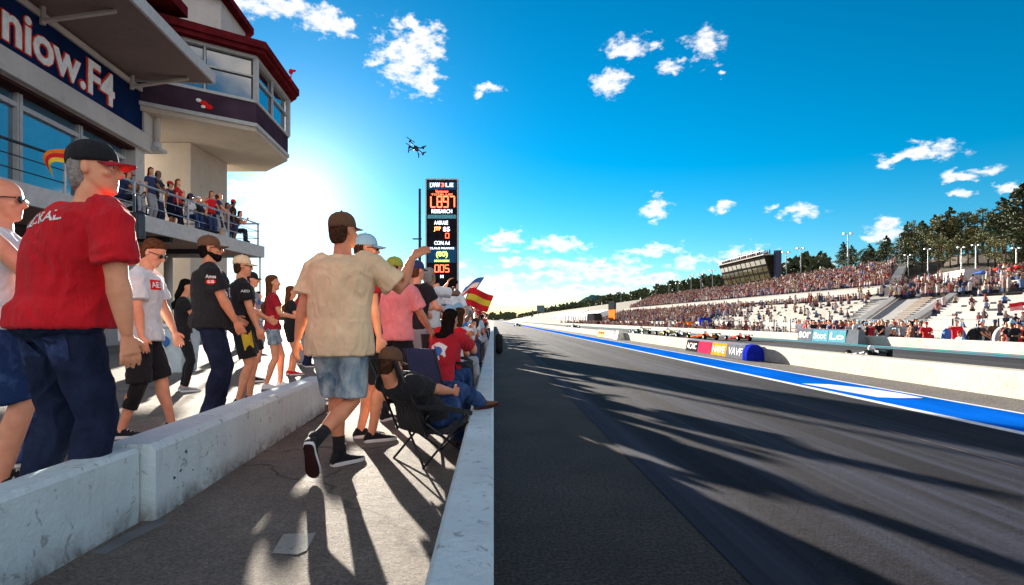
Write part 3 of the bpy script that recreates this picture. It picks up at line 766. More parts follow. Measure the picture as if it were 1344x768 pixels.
# ------------------------------------------------------------------ control building
XB, YB = -14.69, 24.05
TH = math.atan(.077); UD = V((-math.sin(TH), math.cos(TH), 0)); ND = V((math.cos(TH), math.sin(TH), 0))
def B(u, n, z): return V((XB,YB,0))+UD*u+ND*n+V((0,0,z))
def bbox(mb, u0, u1, n0, n1, z0, z1):
    mb.hexa([B(u0,n0,z0),B(u0,n1,z0),B(u1,n1,z0),B(u1,n0,z0),B(u0,n0,z1),B(u0,n1,z1),B(u1,n1,z1),B(u1,n0,z1)])
def glass(name, col=(.05,.12,.18), rough=.06):
    m, nt, b = _bsdf(name); b.inputs['Base Color'].default_value = (*col, 1); b.inputs['Roughness'].default_value = rough
    b.inputs['Metallic'].default_value = .0; b.inputs['Specular IOR Level'].default_value = 1.0; b.inputs['Coat Weight'].default_value = 1; b.inputs['IOR'].default_value = 1.9
    v = coords(nt, (1,1,1)); n = noi(nt, v, .5, 3); bump(nt, b, n, .08, .05)
    nt.links.new(ramp(nt, noi(nt, v, .35, 4), [(.35, tuple(c*.5 for c in col)), (.65, tuple(c*1.5 for c in col))]), b.inputs['Base Color'])
    return m
def building():
    wht = painted_concrete('building_white', (.56,.53,.51), (.3,.25,.22), .35, .35)
    cream = painted_concrete('building_cream', (.52,.46,.39), (.3,.24,.18), .3, .3)
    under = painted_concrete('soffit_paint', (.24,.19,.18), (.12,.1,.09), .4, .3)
    gl = glass('window_glass'); gl2 = glass('cab_glass', (.025,.04,.05)); brown = mat('dark_timber', (.06,.03,.03), .6, var=.25, vscale=2, obj=False)
    red = mat('red_roof_trim', (.11,.012,.016), .5, var=.3, vscale=2, obj=False); navy = mat('sign_navy', (.008,.02,.07), .35, var=.45, vscale=.5, obj=False)
    purple = mat('cab_band', (.055,.035,.055), .6, var=.25, vscale=1.2, obj=False); grey = mat('grey_frame', (.45,.46,.47), .5, var=.1, obj=False)
    root_l = (XB, YB, 0); R = thing('control_building', 'white race control building with balcony, large windows and flat overhanging canopy', 'building', root_l)
    # main walls
    mb = MB()
    bbox(mb, -20, 0, -9, -.35, 0, 3.65); bbox(mb, -20, 0, -9, -.9, 3.65, 8.1); bbox(mb, -20, 0, -9, -.004, 8.1, 14.0)
    bbox(mb, -.7, 0, -.9, .0, 3.65, 8.1)
    build(mb, 'wall', wht, R, world=root_l)
    # beam frame around sign
    mb = MB(); bbox(mb, -20, .25, 0, .22, 8.12, 8.82); bbox(mb, -20, .25, 0, .22, 10.42, 10.62); bbox(mb, -.45, .25, 0, .22, 8.82, 10.42)
    build(mb, 'fascia', wht, R, world=root_l, bevel=.02)
    # windows at balcony level
    for i in range(6):
        u1 = -.75-i*2.9; u0 = u1-2.9
        mb = MB(); bbox(mb, u0+.05, u0+.17, -.6, -.35, 4.0, 8.1); bbox(mb, u1-.04, u1+.02, -.6, -.36, 4.0, 8.1); bbox(mb, u0+.17, u1-.04, -.6, -.38, 7.55, 7.7); bbox(mb, u0+.17, u1-.04, -.6, -.4, 4.0, 4.15)
        w = build(mb, 'window', grey, R, world=root_l)
        mb = MB(); bbox(mb, u0+.17, u1-.04, -.56, -.5, 4.15, 7.55); bbox(mb, u0+.17, u1-.04, -.56, -.5, 7.7, 8.1); build(mb, 'pane', gl, w, world=root_l)
    mb = MB(); bbox(mb, -20, -.7, -.88, -.02, 8.0, 8.1); build(mb, 'window_soffit', brown, R, world=root_l)
    # ground floor
    for i in range(4):
        mb = MB(); u = -3-i*4; bbox(mb, u-2.6, u, -.36, -.28, .8, 3.0); w = build(mb, 'window', grey, R, world=root_l)
        mb = MB(); bbox(mb, u-2.5, u-.1, -.3, -.26, .9, 2.9); build(mb, 'pane', gl2, w, world=root_l)
    # canopy
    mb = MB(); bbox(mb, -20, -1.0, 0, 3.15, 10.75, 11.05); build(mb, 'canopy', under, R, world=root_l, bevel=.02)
    mb = MB(); bbox(mb, -20, -.95, 3.153, 3.25, 10.70, 11.12); bbox(mb, -.997, -.9, 0, 3.15, 10.70, 11.12); build(mb, 'canopy_edge', grey, R, world=root_l)
    mb = MB(); bbox(mb, -20, .35, -9.3, 1.6, 14.0, 14.45); build(mb, 'roof', red, R, world=root_l)
    for u in (-1.4, -6.4, -11.4):
        mb = MB(); mb.tube([B(u,.25,10.30), B(u,2.4,10.70)], .08, 6); mb.tube([B(u,.24,10.2), B(u,.24,10.74)], .09, 6)
        build(mb, 'bracket', wht, R, world=root_l)
    # signboard
    sroot = (XB, YB-4, 9.6); S = thing('signboard', 'long dark blue signboard reading niow.F4 in white letters with red edges', 'sign', sroot)
    mb = MB(); bbox(mb, -14, -.47, .05, .14, 8.84, 10.40); build(mb, 'panel', navy, S, world=sroot)
    def fu(px):
        Y = (XB+.077*YB)/((px-PX0)/F+.077); return (Y-YB)/math.cos(TH)
    u0, u1 = fu(-6), fu(143); rim = emit('sign_red_rim', (.9,.10,.05), .5)
    txt = 'niow.F4'
    for nm, off, m, lift in (('letter_rim', .055, mat('letter_red', (.7,.05,.03), .5), .15), ('letters', .022, mat('letter_white', (.85,.85,.85), .5), .18)):
        text_on(nm, txt, B((u0+u1)/2, 0, 9.62), UD, (0,0,1), 1.22+(off*1.6-.03), (u1-u0)+off*1.2, m, S, sroot, off, .025, lift)
    # rear shaft below the cab
    tl = (-16.5, 29, 0); T = thing('control_tower', 'polygonal control tower cab with dark red eaves above a cream shaft', 'tower', tl)
    mb = MB(); mb.box((-19,27.7,0), (-14.7,31.5,9.64)); build(mb, 'wall', cream, T, world=tl)
    mb = MB(); mb.box((-17.0,27.60,4.1), (-16.1,27.697,6.6)); d = build(mb, 'door', brown, T, world=tl)
    mb = MB(); mb.box((-16.9,27.57,5.0), (-16.2,27.597,6.4)); build(mb, 'door_pane', gl, d, world=tl)
    foot = [(-15.9,22.4),(-10.86,26.1),(-11.16,31),(-13.2,33.2),(-17,33.2),(-18,28)]
    def off(pts, d):
        n = len(pts); o = []
        c = V((sum(p[0] for p in pts)/n, sum(p[1] for p in pts)/n))
        for i in range(n):
            a, b_, c_ = V(pts[i-1]), V(pts[i]), V(pts[(i+1)%n])
            e1 = (b_-a).normalized(); e2 = (c_-b_).normalized(); n1 = V((e1.y,-e1.x)); n2 = V((e2.y,-e2.x))
            bis = (n1+n2).normalized(); o.append(tuple(b_+bis*(d/max(.3, bis.dot(n1)))))
        return o
    mb = MB(); mb.prism(off(foot,-.02), 9.66, 9.9); build(mb, 'cab_floor', cream, T, world=tl)
    mb = MB(); mb.prism(off(foot,.0), 9.9, 10.95); build(mb, 'cab_band', purple, T, world=tl)
    mb = MB(); mb.prism(off(foot,.07), 9.86, 10.02); mb.prism(off(foot,.07), 10.95, 11.07); mb.prism(off(foot,.05), 12.95, 13.12)
    for i in range(len(foot)):
        a, b_ = V((*foot[i],0)), V((*foot[(i+1)%len(foot)],0)); mb.obox((a.x,a.y,12.0), (.1,0,0), (0,.1,0), (0,0,.98))
    build(mb, 'cab_frame', grey, T, world=tl)
    for i in range(4):
        a, b_ = V((*foot[i],0)), V((*foot[(i+1)%len(foot)],0)); d = (b_-a); L = d.length; d.normalize(); nn = V((d.y,-d.x,0))
        k = max(1, round(L/2.2))
        for j in range(k):
            p0 = a+d*(L*j/k+.08); p1 = a+d*(L*(j+1)/k-.08); c = (p0+p1)/2
            fr = MB(); fr.obox((p1+d*.05)+V((0,0,12.0))-nn*.05, d*.04, nn*.05, V((0,0,.95))); fr.obox(c+V((0,0,12.15))-nn*.05, d*((p1-p0).length/2), nn*.04, V((0,0,.035)))
            w = build(fr, 'window', grey, T, world=tl)
            pn = MB(); pn.obox(c+V((0,0,12.0))-nn*.14, d*((p1-p0).length/2+.02), nn*.01, V((0,0,.93))); build(pn, 'pane', gl2, w, world=tl)
    mb = MB(); fi = off(foot,-.3); mb.prism(fi, 11.0, 11.02); mb.prism(off(foot,-1.4), 11.02, 12.9); build(mb, 'cab_interior', brown, T, world=tl)
    eave = off(foot,.42)
    mb = MB(); mb.prism(eave, 13.1, 13.3); mb.prism(off(foot,.55), 13.3, 13.62)
    apex = off(foot,-1.6); n = 6; e2 = off(foot,.5)
    mb.add([(x,y,13.62) for x,y in e2]+[(x,y,14.5) for x,y in apex], [(i,(i+1)%n,(i+1)%n+n,i+n) for i in range(n)]+[tuple(range(n,2*n))])
    build(mb, 'roof', red, T, world=tl)
    mb = MB(); mb.prism(off(foot,-2.0), 14.5, 16.2); build(mb, 'upper_room', wht, T, world=tl)
    mb = MB(); mb.prism(off(foot,-1.6), 16.2, 16.5); build(mb, 'upper_roof', red, T, world=tl)
    # small emblem on the band
    p = V((-12.6,24.82,10.4)); d = (V((*foot[1],0))-V((*foot[0],0))).normalized(); nn = V((d.y,-d.x,0))
    for dx, dz, r, m in ((0,.06,.17,M_txtr),(-.2,.14,.12,M_txtw),(.2,-.06,.17,M_txtr),(-.02,-.1,.1,M_txtw)):
        e = MB(); q = p+d*dx+V((0,0,dz))+nn*.03; e.loft([(q, d, V((0,0,1)), r, r*.7),(q+nn*.02, d, V((0,0,1)), r*.9, r*.6)], 10); build(e, 'emblem', m, T, world=tl)
    # stickers
    for xx,yy,zz,m in ((-11.05,28.0,10.4,mat('sticker_cream',(.6,.5,.25),.6)),):
        e = MB(); e.box((xx+.02,yy-.2,zz-.25),(xx+.05,yy+.2,zz+.25)); build(e, 'sticker', m, T, world=tl)
    # siren / flag ornament on eave
    q = P(382,94,29); e = MB(); e.ball(q, (.12,.12,.14), 8, 6); e.tube([q-V((0,0,.5)), q], .03, 6); e.ball(q+V((.16,0,.04)), (.1,.08,.06), 8, 6)
    solo(e, 'beacon', M_txtr, 'small red beacon standing on the dark red eave of the tower cab', 'beacon', loc=tuple(q-V((0,0,.5))))
    # downpipe
    dp = MB(); b0 = P(205,188,24.4); tp = P(209,108,24.4)
    dp.tube([tp, b0], .15, 14); r = thing('downpipe', 'white downpipe with a box at its foot beside the signboard', 'pipe', tuple(b0)); build(dp, 'pipe', wht, r, True, world=tuple(b0))
    dp = MB(); dp.tube([b0-V((0,0,.25)), b0+V((0,0,.02))], .2, 12); dp.box(tuple(b0+V((-.7,-.3,-.38))), tuple(b0+V((.3,.3,-.25)))); build(dp, 'bracket_box', grey, r, world=tuple(b0))
    # balcony deck
    def ex(y): return -10.45+(y-12)*(1.0/11.3)*.95
    D = (-11,15,3.65); K = thing('balcony', 'concrete balcony deck with steel railing full of spectators', 'balcony', D)
    mb = MB(); pts = [(-14.6,-2),(ex(-2),-2),(ex(12),12),(ex(23.3),23.3),(-13.5,23.4),(-14.9,23.0)]
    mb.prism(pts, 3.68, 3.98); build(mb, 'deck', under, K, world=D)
    mb = MB(); mb.prism([(ex(-2)+.003,-2),(ex(-2)+.1,-2),(ex(23.3)+.1,23.45),(ex(23.3)+.003,23.45)], 3.6, 4.06); mb.box((-13.6,23.42,3.6),(ex(23.3),23.5,4.06)); build(mb, 'edge_beam', grey, K, world=D)
    railp = [(ex(y)-.06, y) for y in (4.9, 7,9.2,11.5,13.8,16.15,18.6,21,23.2)]
    for i in range(len(railp)-1):
        a, b_ = railp[i], railp[i+1]; mb = MB()
        for z, r_ in ((4.95,.035),(4.65,.015),(4.35,.015)): mb.tube([(a[0],a[1],z),(b_[0],b_[1],z)], r_, 6)
        build(mb, 'handrail', M_steel if i > 3 else M_dsteel, K, world=D)
    for q in railp:
        mb = MB(); mb.tube([(q[0],q[1],3.98),(q[0],q[1],4.97)], .04, 6); build(mb, 'post', M_steel if q[1] > 12 else M_dsteel, K, world=D)
    mb = MB()
    for z, r_ in ((4.95,.035),(4.65,.015),(4.35,.015)): mb.tube([(ex(23.2),23.2,z),(-13.4,23.2,z)], r_, 6)
    for x in (-10.6,-11.8,-13.4): mb.tube([(x,23.2,3.98),(x,23.2,4.95)], .03, 6)
    build(mb, 'handrail', M_steel, K, world=D)
    for x, y, r_ in ((-13.1,23.0,.16),(-9.55,23.35,.035),(-10.4,8.0,.14)):
        mb = MB(); mb.tube([(x,y,0),(x,y,3.7)], r_, 12); build(mb, 'column', grey, K, True, world=D)
    # cantilever beam underneath
    for yb in (18, 21.2):
        mb = MB(); mb.box((-13.2,yb,3.50),(-10.2,yb+.15,3.68)); build(mb, 'floor_beam', M_dsteel, K, world=D)
    # speaker under the deck
    c = P(176,296,12.0); sp = thing('loudspeaker', 'black loudspeaker hanging under the balcony edge', 'speaker', tuple(c))
    mb = MB(); mb.obox(c, (.16,0,0), (0,.15,0), (0,0,.26)); build(mb, 'cabinet', M_tube, sp, world=tuple(c), bevel=.03)
    mb = MB(); mb.loft([(c+V((.02,-.153,-.1)), V((1,0,0)), V((0,0,1)), .1,.1),(c+V((.02,-.165,-.1)), V((1,0,0)), V((0,0,1)), .09,.09)], 14); mb.loft([(c+V((.02,-.153,.12)), V((1,0,0)), V((0,0,1)), .05,.05),(c+V((.02,-.165,.12)), V((1,0,0)), V((0,0,1)), .04,.04)], 12)
    build(mb, 'cone', M_rubber, sp, True, world=tuple(c)); mb = MB(); mb.tube([c+V((0,0,.25)), (c.x,c.y,3.7)], .02, 6); build(mb, 'mount', M_dsteel, sp, world=tuple(c))

SEG = {'0':'abcdef','1':'bc','2':'abged','3':'abgcd','4':'fgbc','5':'afgcd','6':'afgedc','7':'abc','8':'abcdefg','9':'abcdfg','L':'fed'}
def digits(mb, s, c, right, up, h, w):
    n = len(s); dw = w/n
    for i, ch in enumerate(s):
        o = V(c)+V(right)*(-w/2+dw*(i+.5)); a = dw*.36; b_ = h/2; t = h*.06
        seg = dict(a=((-a,b_),(a,b_)), b=((a,b_),(a,0)), c=((a,0),(a,-b_)), d=((-a,-b_),(a,-b_)), e=((-a,0),(-a,-b_)), f=((-a,b_),(-a,0)), g=((-a,0),(a,0)))
        for k in SEG.get(ch, ''):
            (x0,y0),(x1,y1) = seg[k]; p0 = o+V(right)*x0+V(up)*y0; p1 = o+V(right)*x1+V(up)*y1; d = (p1-p0); L = d.length/2; d.normalize()
            mb.obox((p0+p1)/2, d*(L-t*.2), d.cross(V((0,1,0)))*t/1.1, V((0,.012,0)))
        if ch == '.': mb.obox(o-V(up)*b_*.9, V(right)*t, V(up)*t, V((0,.012,0)))
def scoreboard():
    Y = 24.; cx = (580-PX0)/F*Y; L = (cx, Y, 0); T = thing('scoreboard_tower', 'tall dark timing board with red digits rising behind the spectators', 'scoreboard', L)
    fr = mat('board_black', (.015,.015,.02), .5, var=.3); w = 40/F*Y
    def z(py): return H0+(PY0-py)/F*Y
    mb = MB(); mb.box((cx-w/2,Y,0), (cx+w/2,Y+.35,z(237))); build(mb, 'cabinet', fr, T, world=L, bevel=.02)
    mb = MB()
    for x in (-w/2-.05, w/2): mb.box((cx+x,Y-.03,0), (cx+x+.05,Y+.38,z(236)))
    mb.box((cx-w/2-.05,Y-.03,z(236)), (cx+w/2+.05,Y+.38,z(236)+.05)); build(mb, 'frame', M_steel, T, world=L)
    blu = mat('board_blue', (.02,.10,.22), .5); cy = mat('board_cyan', (.15,.45,.55), .5)
    for a, b_, m in ((239,249,blu),(282,287,cy),(324,345,blu)):
        mb = MB(); mb.box((cx-w/2+.04,Y-.012,z(b_)), (cx+w/2-.04,Y-.002,z(a))); build(mb, 'panel', m, T, world=L)
    red = emit('led_red', (1,.07,.03), 2.2); wl = emit('led_white', (.8,.9,1), .8); org = emit('led_orange', (1,.35,.1), 1.5); gr = emit('led_green', (.5,.9,.1), 1.2)
    def t(s, py, hp, wp, m, dx=0, body='caption'): text_on(body, s, (cx+dx/F*Y, Y-.02, z(py)), (1,0,0), (0,0,1), hp/F*Y, wp/F*Y, m, T, L, .01, .006, .002)
    t('LWW', 243, 6, 13, wl, -9); t('3', 243, 5, 4, red, 1); t('LE', 243, 5, 10, wl, 10)
    t('Vamawear', 251.5, 3.5, 17, red); t('TOTAL LAP', 255.5, 2.5, 28, red)
    t('RESEARCH', 277.5, 5, 27, wl); t('AABUUE', 292.5, 5, 18, wl, -1); t('JTF', 301, 6, 9, org, -6); t('85', 301, 6, 9, wl, 6); t('CON Ad', 319, 5, 20, wl)
    t('CLAUS PRANKS', 326, 2.5, 32, wl); t('(00)', 334.5, 9, 15, gr); t('xxxxxxx', 342.5, 2.5, 20, gr); t('M', 363, 4, 4, wl)
    for s, py, h, wd, dx in (('L897', 265, 14, 33, 1), ('0', 309.5, 6, 6, 7), ('005', 352.5, 9, 20, 0)):
        mb = MB(); digits(mb, s, (cx+dx/F*Y, Y-.02, z(py)), (1,0,0), (0,0,1), h/F*Y, wd/F*Y); build(mb, 'digits', red, T, world=L)
    lp = (cx-w/2-.25, Y-.3, 0); pl = thing('camera_pole', 'slim dark pole with side brackets standing left of the timing board', 'pole', lp)
    mb = MB(); mb.tube([(lp[0],lp[1],0),(lp[0],lp[1],z(250))], [.07,.05], 8); build(mb, 'shaft', M_dsteel, pl, world=lp)
    for py in (315, 361): mb = MB(); mb.tube([(lp[0]-.3,lp[1],z(py)),(lp[0]+.1,lp[1],z(py))], .03, 6); build(mb, 'bracket', M_dsteel, pl, world=lp)
    # small quadcopter
    c = P(546,195,20); D = thing('drone', 'small dark quadcopter drone in the sky above the timing board', 'drone', tuple(c), .5); D.rotation_euler = (.75,.35,.4); D.scale = (1.3,1.3,1.3)
    mb = MB(); mb.loft([(V((0,-.13,0)), V((1,0,0)), V((0,0,1)), .04,.02),(V((0,-.08,.0)), V((1,0,0)), V((0,0,1)), .07,.045),(V((0,.08,0)), V((1,0,0)), V((0,0,1)), .07,.045),(V((0,.13,0)), V((1,0,0)), V((0,0,1)), .04,.02)], 12); build(mb, 'body', M_dsteel, D, True)
    for sx in (-1,1):
        mb = MB(); mb.box((sx*.15-.012,-.12,-.16),(sx*.15+.012,.12,-.14)); mb.tube([(sx*.05,0,-.02),(sx*.15,0,-.15)], .012, 6); build(mb, 'skid', M_tube, D)
        for sy in (-1,1):
            mb = MB(); mb.tube([(sx*.05,sy*.05,.02),(sx*.2,sy*.2,.03)], .018, 6); mb.tube([(sx*.2,sy*.2,.0),(sx*.2,sy*.2,.07)], .025, 8); a = build(mb, 'arm', M_dsteel, D)
            mb = MB(); ang = random.uniform(0,3); u = V((math.cos(ang), math.sin(ang), 0)); mb.obox((sx*.2,sy*.2,.075), u*.13, V((-u.y,u.x,0))*.016, (0,0,.004)); build(mb, 'rotor', M_tube, a)
    mb = MB(); mb.ball((0,.1,-.06), .035, 10, 8); build(mb, 'camera', M_rubber, D, True)
# ------------------------------------------------------------------ far side
def attr_mat(name, rough=.8):
    m, nt, b = _bsdf(name); a = nt.nodes.new('ShaderNodeAttribute'); a.attribute_name = 'tint'
    n = noi(nt, coords(nt, (1,1,1)), 3, 3)
    nt.links.new(mixc(nt, .5, a.outputs['Color'], ramp(nt, n, [(.3, .7), (.7, 1.15)]), 'MULTIPLY'), b.inputs['Base Color']); b.inputs['Roughness'].default_value = 1; b.inputs['Specular IOR Level'].default_value = 0
    return m
CROWDCOL = [(.42,.40,.40),(.38,.30,.29),(.22,.06,.06),(.28,.10,.10),(.26,.16,.15),(.2,.12,.12),(.03,.03,.05),(.05,.06,.14),(.35,.30,.28),(.6,.45,.45),(.1,.16,.3),(.25,.1,.1),(.45,.42,.40),(.12,.08,.09),(.4,.3,.2)]
SKINS = [(.5,.3,.22),(.42,.24,.17),(.25,.13,.09),(.55,.36,.28)]
def crowd_mesh(name, pts, s=1.0, seed=1):
    random.seed(seed); vs = []; fs = []; cols = []
    def add(v, f, c):
        o = len(vs); vs.extend(v); fs.extend(tuple(i+o for i in q) for q in f); cols.extend([c]*len(v))
    for x, y, z in pts:
        a = random.uniform(-.5,.5)-1.4; k = s*random.uniform(.9,1.1); ca, sa = math.cos(a), math.sin(a)
        def q(px, py, pz): return (x+(px*ca-py*sa)*k, y+(px*sa+py*ca)*k, z+pz*k)
        w1, w2, d = .15, .215, .11; st = random.random() < .25; b0 = 0; t = .6+(.45 if st else 0)
        col = random.choice(CROWDCOL); hair_c = random.choice([(.04,.03,.02),(.1,.06,.03),(.3,.22,.12),(.5,.5,.5),(.4,.03,.03),(.02,.02,.03)])
        leg = random.choice([(.03,.04,.09),(.02,.02,.02),(.10,.08,.07),(.05,.07,.12)])
        add([q(-w1,-d,b0),q(w1,-d,b0),q(w1,d*2,b0),q(-w1,d*2,b0),q(-w1,-d,b0+.3),q(w1,-d,b0+.3),q(w1,d*1.5,b0+.3),q(-w1,d*1.5,b0+.3)], [(0,1,5,4),(1,2,6,5),(2,3,7,6),(3,0,4,7),(4,5,6,7)], leg)
        lv = [(b0+.22,w1,d),(b0+.3+(t-.3)*.5,w1*1.1,d*1.1),(t-.10,w2,d),(t,w2*.72,d*.8),(t+.08,.06,.06)]; tv = []; tf = []
        for zz, ww, dd in lv:
            for kk in range(6): aa = kk*math.pi/3; tv.append(q(ww*math.cos(aa), dd*math.sin(aa), zz))
        for li in range(4):
            for kk in range(6): tf.append((li*6+kk, li*6+(kk+1)%6, li*6+6+(kk+1)%6, li*6+6+kk))
        add(tv, tf, col)
        h = t+.20; sk = random.choice(SKINS); hv = []; hf = []
        for zz, rr in ((-.13,.05),(-.07,.085),(0,.095)):
            for kk in range(6): aa = kk*math.pi/3; hv.append(q(rr*math.cos(aa), rr*1.1*math.sin(aa), h+zz))
        for li in range(2):
            for kk in range(6): hf.append((li*6+kk, li*6+(kk+1)%6, li*6+6+(kk+1)%6, li*6+6+kk))
        add(hv, hf, sk); hv = []; hf = []
        for zz, rr in ((-.01,.105),(.05,.10),(.10,.05)):
            for kk in range(6): aa = kk*math.pi/3; hv.append(q(rr*math.cos(aa), rr*1.1*math.sin(aa)-.01, h+zz))
        for li in range(2):
            for kk in range(6): hf.append((li*6+kk, li*6+(kk+1)%6, li*6+6+(kk+1)%6, li*6+6+kk))
        hf.append((12,13,14,15,16,17)); add(hv, hf, hair_c)
        for sx in (-1, 1):
            e = (sx*.27, .10, t-.34); w_ = (sx*.12, .30, t-.36)
            add([q(sx*.19,-.04,t-.03),q(sx*.23,.03,t-.06),q(e[0]+.03*sx,e[1],e[2]),q(e[0]-.02*sx,e[1]-.05,e[2]-.03)], [(0,1,2,3)], col)
            add([q(*e),q(e[0],e[1]-.05,e[2]-.06),q(w_[0],w_[1],w_[2]-.04),q(*w_)], [(0,1,2,3)], sk)
        if random.random() < .4:
            sx = random.choice((-1,1)); up = random.random() < .4
            e = (sx*.3,.25,t+(.35 if up else -.25))
            add([q(sx*.2,0,t-.02),q(sx*.2,.08,t-.1),q(*e),q(e[0]+.05,e[1],e[2]+.05)], [(0,1,2,3)], sk)
    me = bpy.data.meshes.new(name); me.from_pydata(vs, [], fs); at = me.color_attributes.new('tint', 'FLOAT_COLOR', 'POINT')
    at.data.foreach_set('color', [c for col in cols for c in (*col, 1)])
    if 'crowd_tint' not in MATS: MATS['crowd_tint'] = attr_mat('crowd_tint')
    me.materials.append(MATS['crowd_tint']); me.update()
    o = link(name, me); return tag(o, kind='stuff')
def zst(x): return -.5+.275*(x-36)+.35
def lerp(a, b, t): return a+(b-a)*t
def stand(name, label, x0, x1, yn0, yn1, yf0, yf1, m, walls, tread=.95, dz=0.):
    """rows climb from x0 to x1; near end runs yn0..yn1, far end yf0..yf1"""
    L = (x0, (yn0+yf0)/2, zst(x0)); S = thing(name, label, 'grandstand', L); mb = MB(); rows = int((x1-x0)/tread)
    for i in range(rows):
        t = i/rows; xa = x0+i*tread; xb = xa+tread; y0 = lerp(yn0, yn1, t); y1 = lerp(yf0, yf1, t); z = zst(xa)+dz
        mb.box((xa,y0,z-.6),(xb-.002,y1,z)); mb.box((xa+.02,y0,z+.0),(xa+.35,y1,z+.16))
    build(mb, 'tiers', m, S, world=L)
    for w in walls(): pass
    return S, L
def far_side():
    alu = mat('bench_aluminium', (.40,.38,.35), .6, .0, var=.3, vscale=.6, obj=False); conc = painted_concrete('stand_concrete', (.32,.29,.27), (.2,.16,.13), .5, .15)
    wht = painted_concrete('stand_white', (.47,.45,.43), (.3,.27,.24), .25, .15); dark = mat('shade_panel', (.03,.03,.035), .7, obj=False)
    nowalls = lambda: []
    # lower main stand, upper main stand, right stand
    Sl, L = stand('grandstand', 'lower tier of the long main grandstand, pale benches half filled', 37, 51, 62, 76, 205, 225, alu, nowalls)
    mb = MB(); mb.box((36.6,62,-.8),(36.95,205,.75)); build(mb, 'front_wall', wht, Sl, world=L)
    Su, L = stand('grandstand', 'upper tier of the main grandstand packed with spectators', 55, 76, 80, 108, 232, 275, conc, nowalls, dz=.7)
    zf = zst(54)
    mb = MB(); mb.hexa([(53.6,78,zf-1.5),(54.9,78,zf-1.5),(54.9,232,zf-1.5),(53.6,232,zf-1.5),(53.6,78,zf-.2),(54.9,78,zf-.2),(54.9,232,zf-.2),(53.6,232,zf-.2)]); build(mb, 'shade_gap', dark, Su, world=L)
    mb = MB(); mb.box((53.0,78,zf-.2),(54.99,232,zf+.75)); build(mb, 'front_wall', wht, Su, world=L)
    # sloped end beam of the upper tier
    mb = MB(); a = V((53,77.5,zst(53)-.1)); b_ = V((78,108.5,zst(77)+1.3))
    d = (b_-a).normalized(); w = V((d.y,-d.x,0)).normalized(); mb.hexa([a-w*0,a+w*1.1,b_+w*1.1,b_,a+V((0,0,.9)),a+w*1.1+V((0,0,.9)),b_+w*1.1+V((0,0,.7)),b_+V((0,0,.7))]); build(mb, 'end_beam', wht, Su, world=L)
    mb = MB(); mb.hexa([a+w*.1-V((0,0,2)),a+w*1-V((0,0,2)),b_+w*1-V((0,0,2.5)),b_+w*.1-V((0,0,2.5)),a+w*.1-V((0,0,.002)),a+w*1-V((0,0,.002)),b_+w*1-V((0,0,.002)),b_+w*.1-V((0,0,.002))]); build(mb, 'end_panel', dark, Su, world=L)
    Sr, L = stand('bleachers', 'white mostly empty bleachers at the right behind the wire fence', 37, 49, 10, 10, 50, 61, wht, nowalls, tread=.8)
    mb = MB(); mb.box((36.4,8,-.8),(36.9,50,.45)); build(mb, 'front_wall', wht, Sr, world=L)
    zf = zst(51); mb = MB(); mb.box((51.2,10,zf-1.2),(51.7,58,zf+1.0)); build(mb, 'rear_wall', wht, Sr, world=L)
    Sq, L = stand('grandstand', 'small upper stand with packed colourful crowd at the right edge below the pines', 52, 59, 30, 36, 61, 66, conc, nowalls, dz=.3)
    mb = MB(); mb.hexa([(56,68,5.4),(57,67,5.4),(66.5,92,5.6),(65.5,93,5.6),(56,68,7.1),(57,67,7.1),(66.5,92,7.3),(65.5,93,7.3)])
    build(mb, 'upper_wall', wht, Sq, world=L)
    # concrete ramp and stair in the gap
    ramp_m = painted_concrete('ramp_concrete', (.36,.35,.34), (.14,.12,.11), .5, .3)
    R0 = (45,66,0); R = thing('access_ramp', 'wide grey concrete ramp climbing between the two grandstands', 'ramp', R0)
    mb = MB(); mb.add([(36.5,51,zst(36.5)-.15),(36.5,61,zst(36.5)-.15),(60,88,zst(60)-.1),(56,66,zst(56)-.2),(50,60,zst(50)-.1)], [(0,1,2,3,4)]); build(mb, 'surface', ramp_m, R, world=R0)
    for (xa,ya),(xb,yb),h in (((37,52),(52,63.5),.35),((38,60),(54,75),.3)):
        mb = MB(); a = V((xa,ya,zst(xa))); b_ = V((xb,yb,zst(xb))); w = V((.25,-.25,0)); mb.hexa([a-w,a+w,b_+w,b_-w,a-w+V((0,0,h)),a+w+V((0,0,h)),b_+w+V((0,0,h)),b_-w+V((0,0,h))]); build(mb, 'parapet', wht, R, world=R0)
    mb = MB()
    for k in range(26):
        t = k/26; x = 40+22*t; y = 57+20*t; mb.box((x,y-.9,zst(x)-.3),(x+.7,y+.9,zst(x)-.02+.03*(k%2)))
    build(mb, 'stair', mat('stair_brown', (.22,.18,.15), .8, obj=False), R, world=R0)
    # press box tower
    px = (74,150,zst(74)); T = thing('press_box', 'dark slanted glass press box with spectators on its roof, above the main grandstand', 'press box', px)
    X0 = 73; za = zst(73)+1.2
    mb = MB(); mb.hexa([(X0,150,za+.5),(X0+1.8,150,za+.5),(X0+1.8,180,za+.5),(X0,180,za+.5),(X0-2,150,za+6.8),(X0+1.8,150,za+6.8),(X0+1.8,180,za+6.8),(X0-2,180,za+6.8)]); build(mb, 'wall', mat('box_dark', (.022,.02,.016), .4, var=.5, vscale=.7, obj=False), T, world=px)
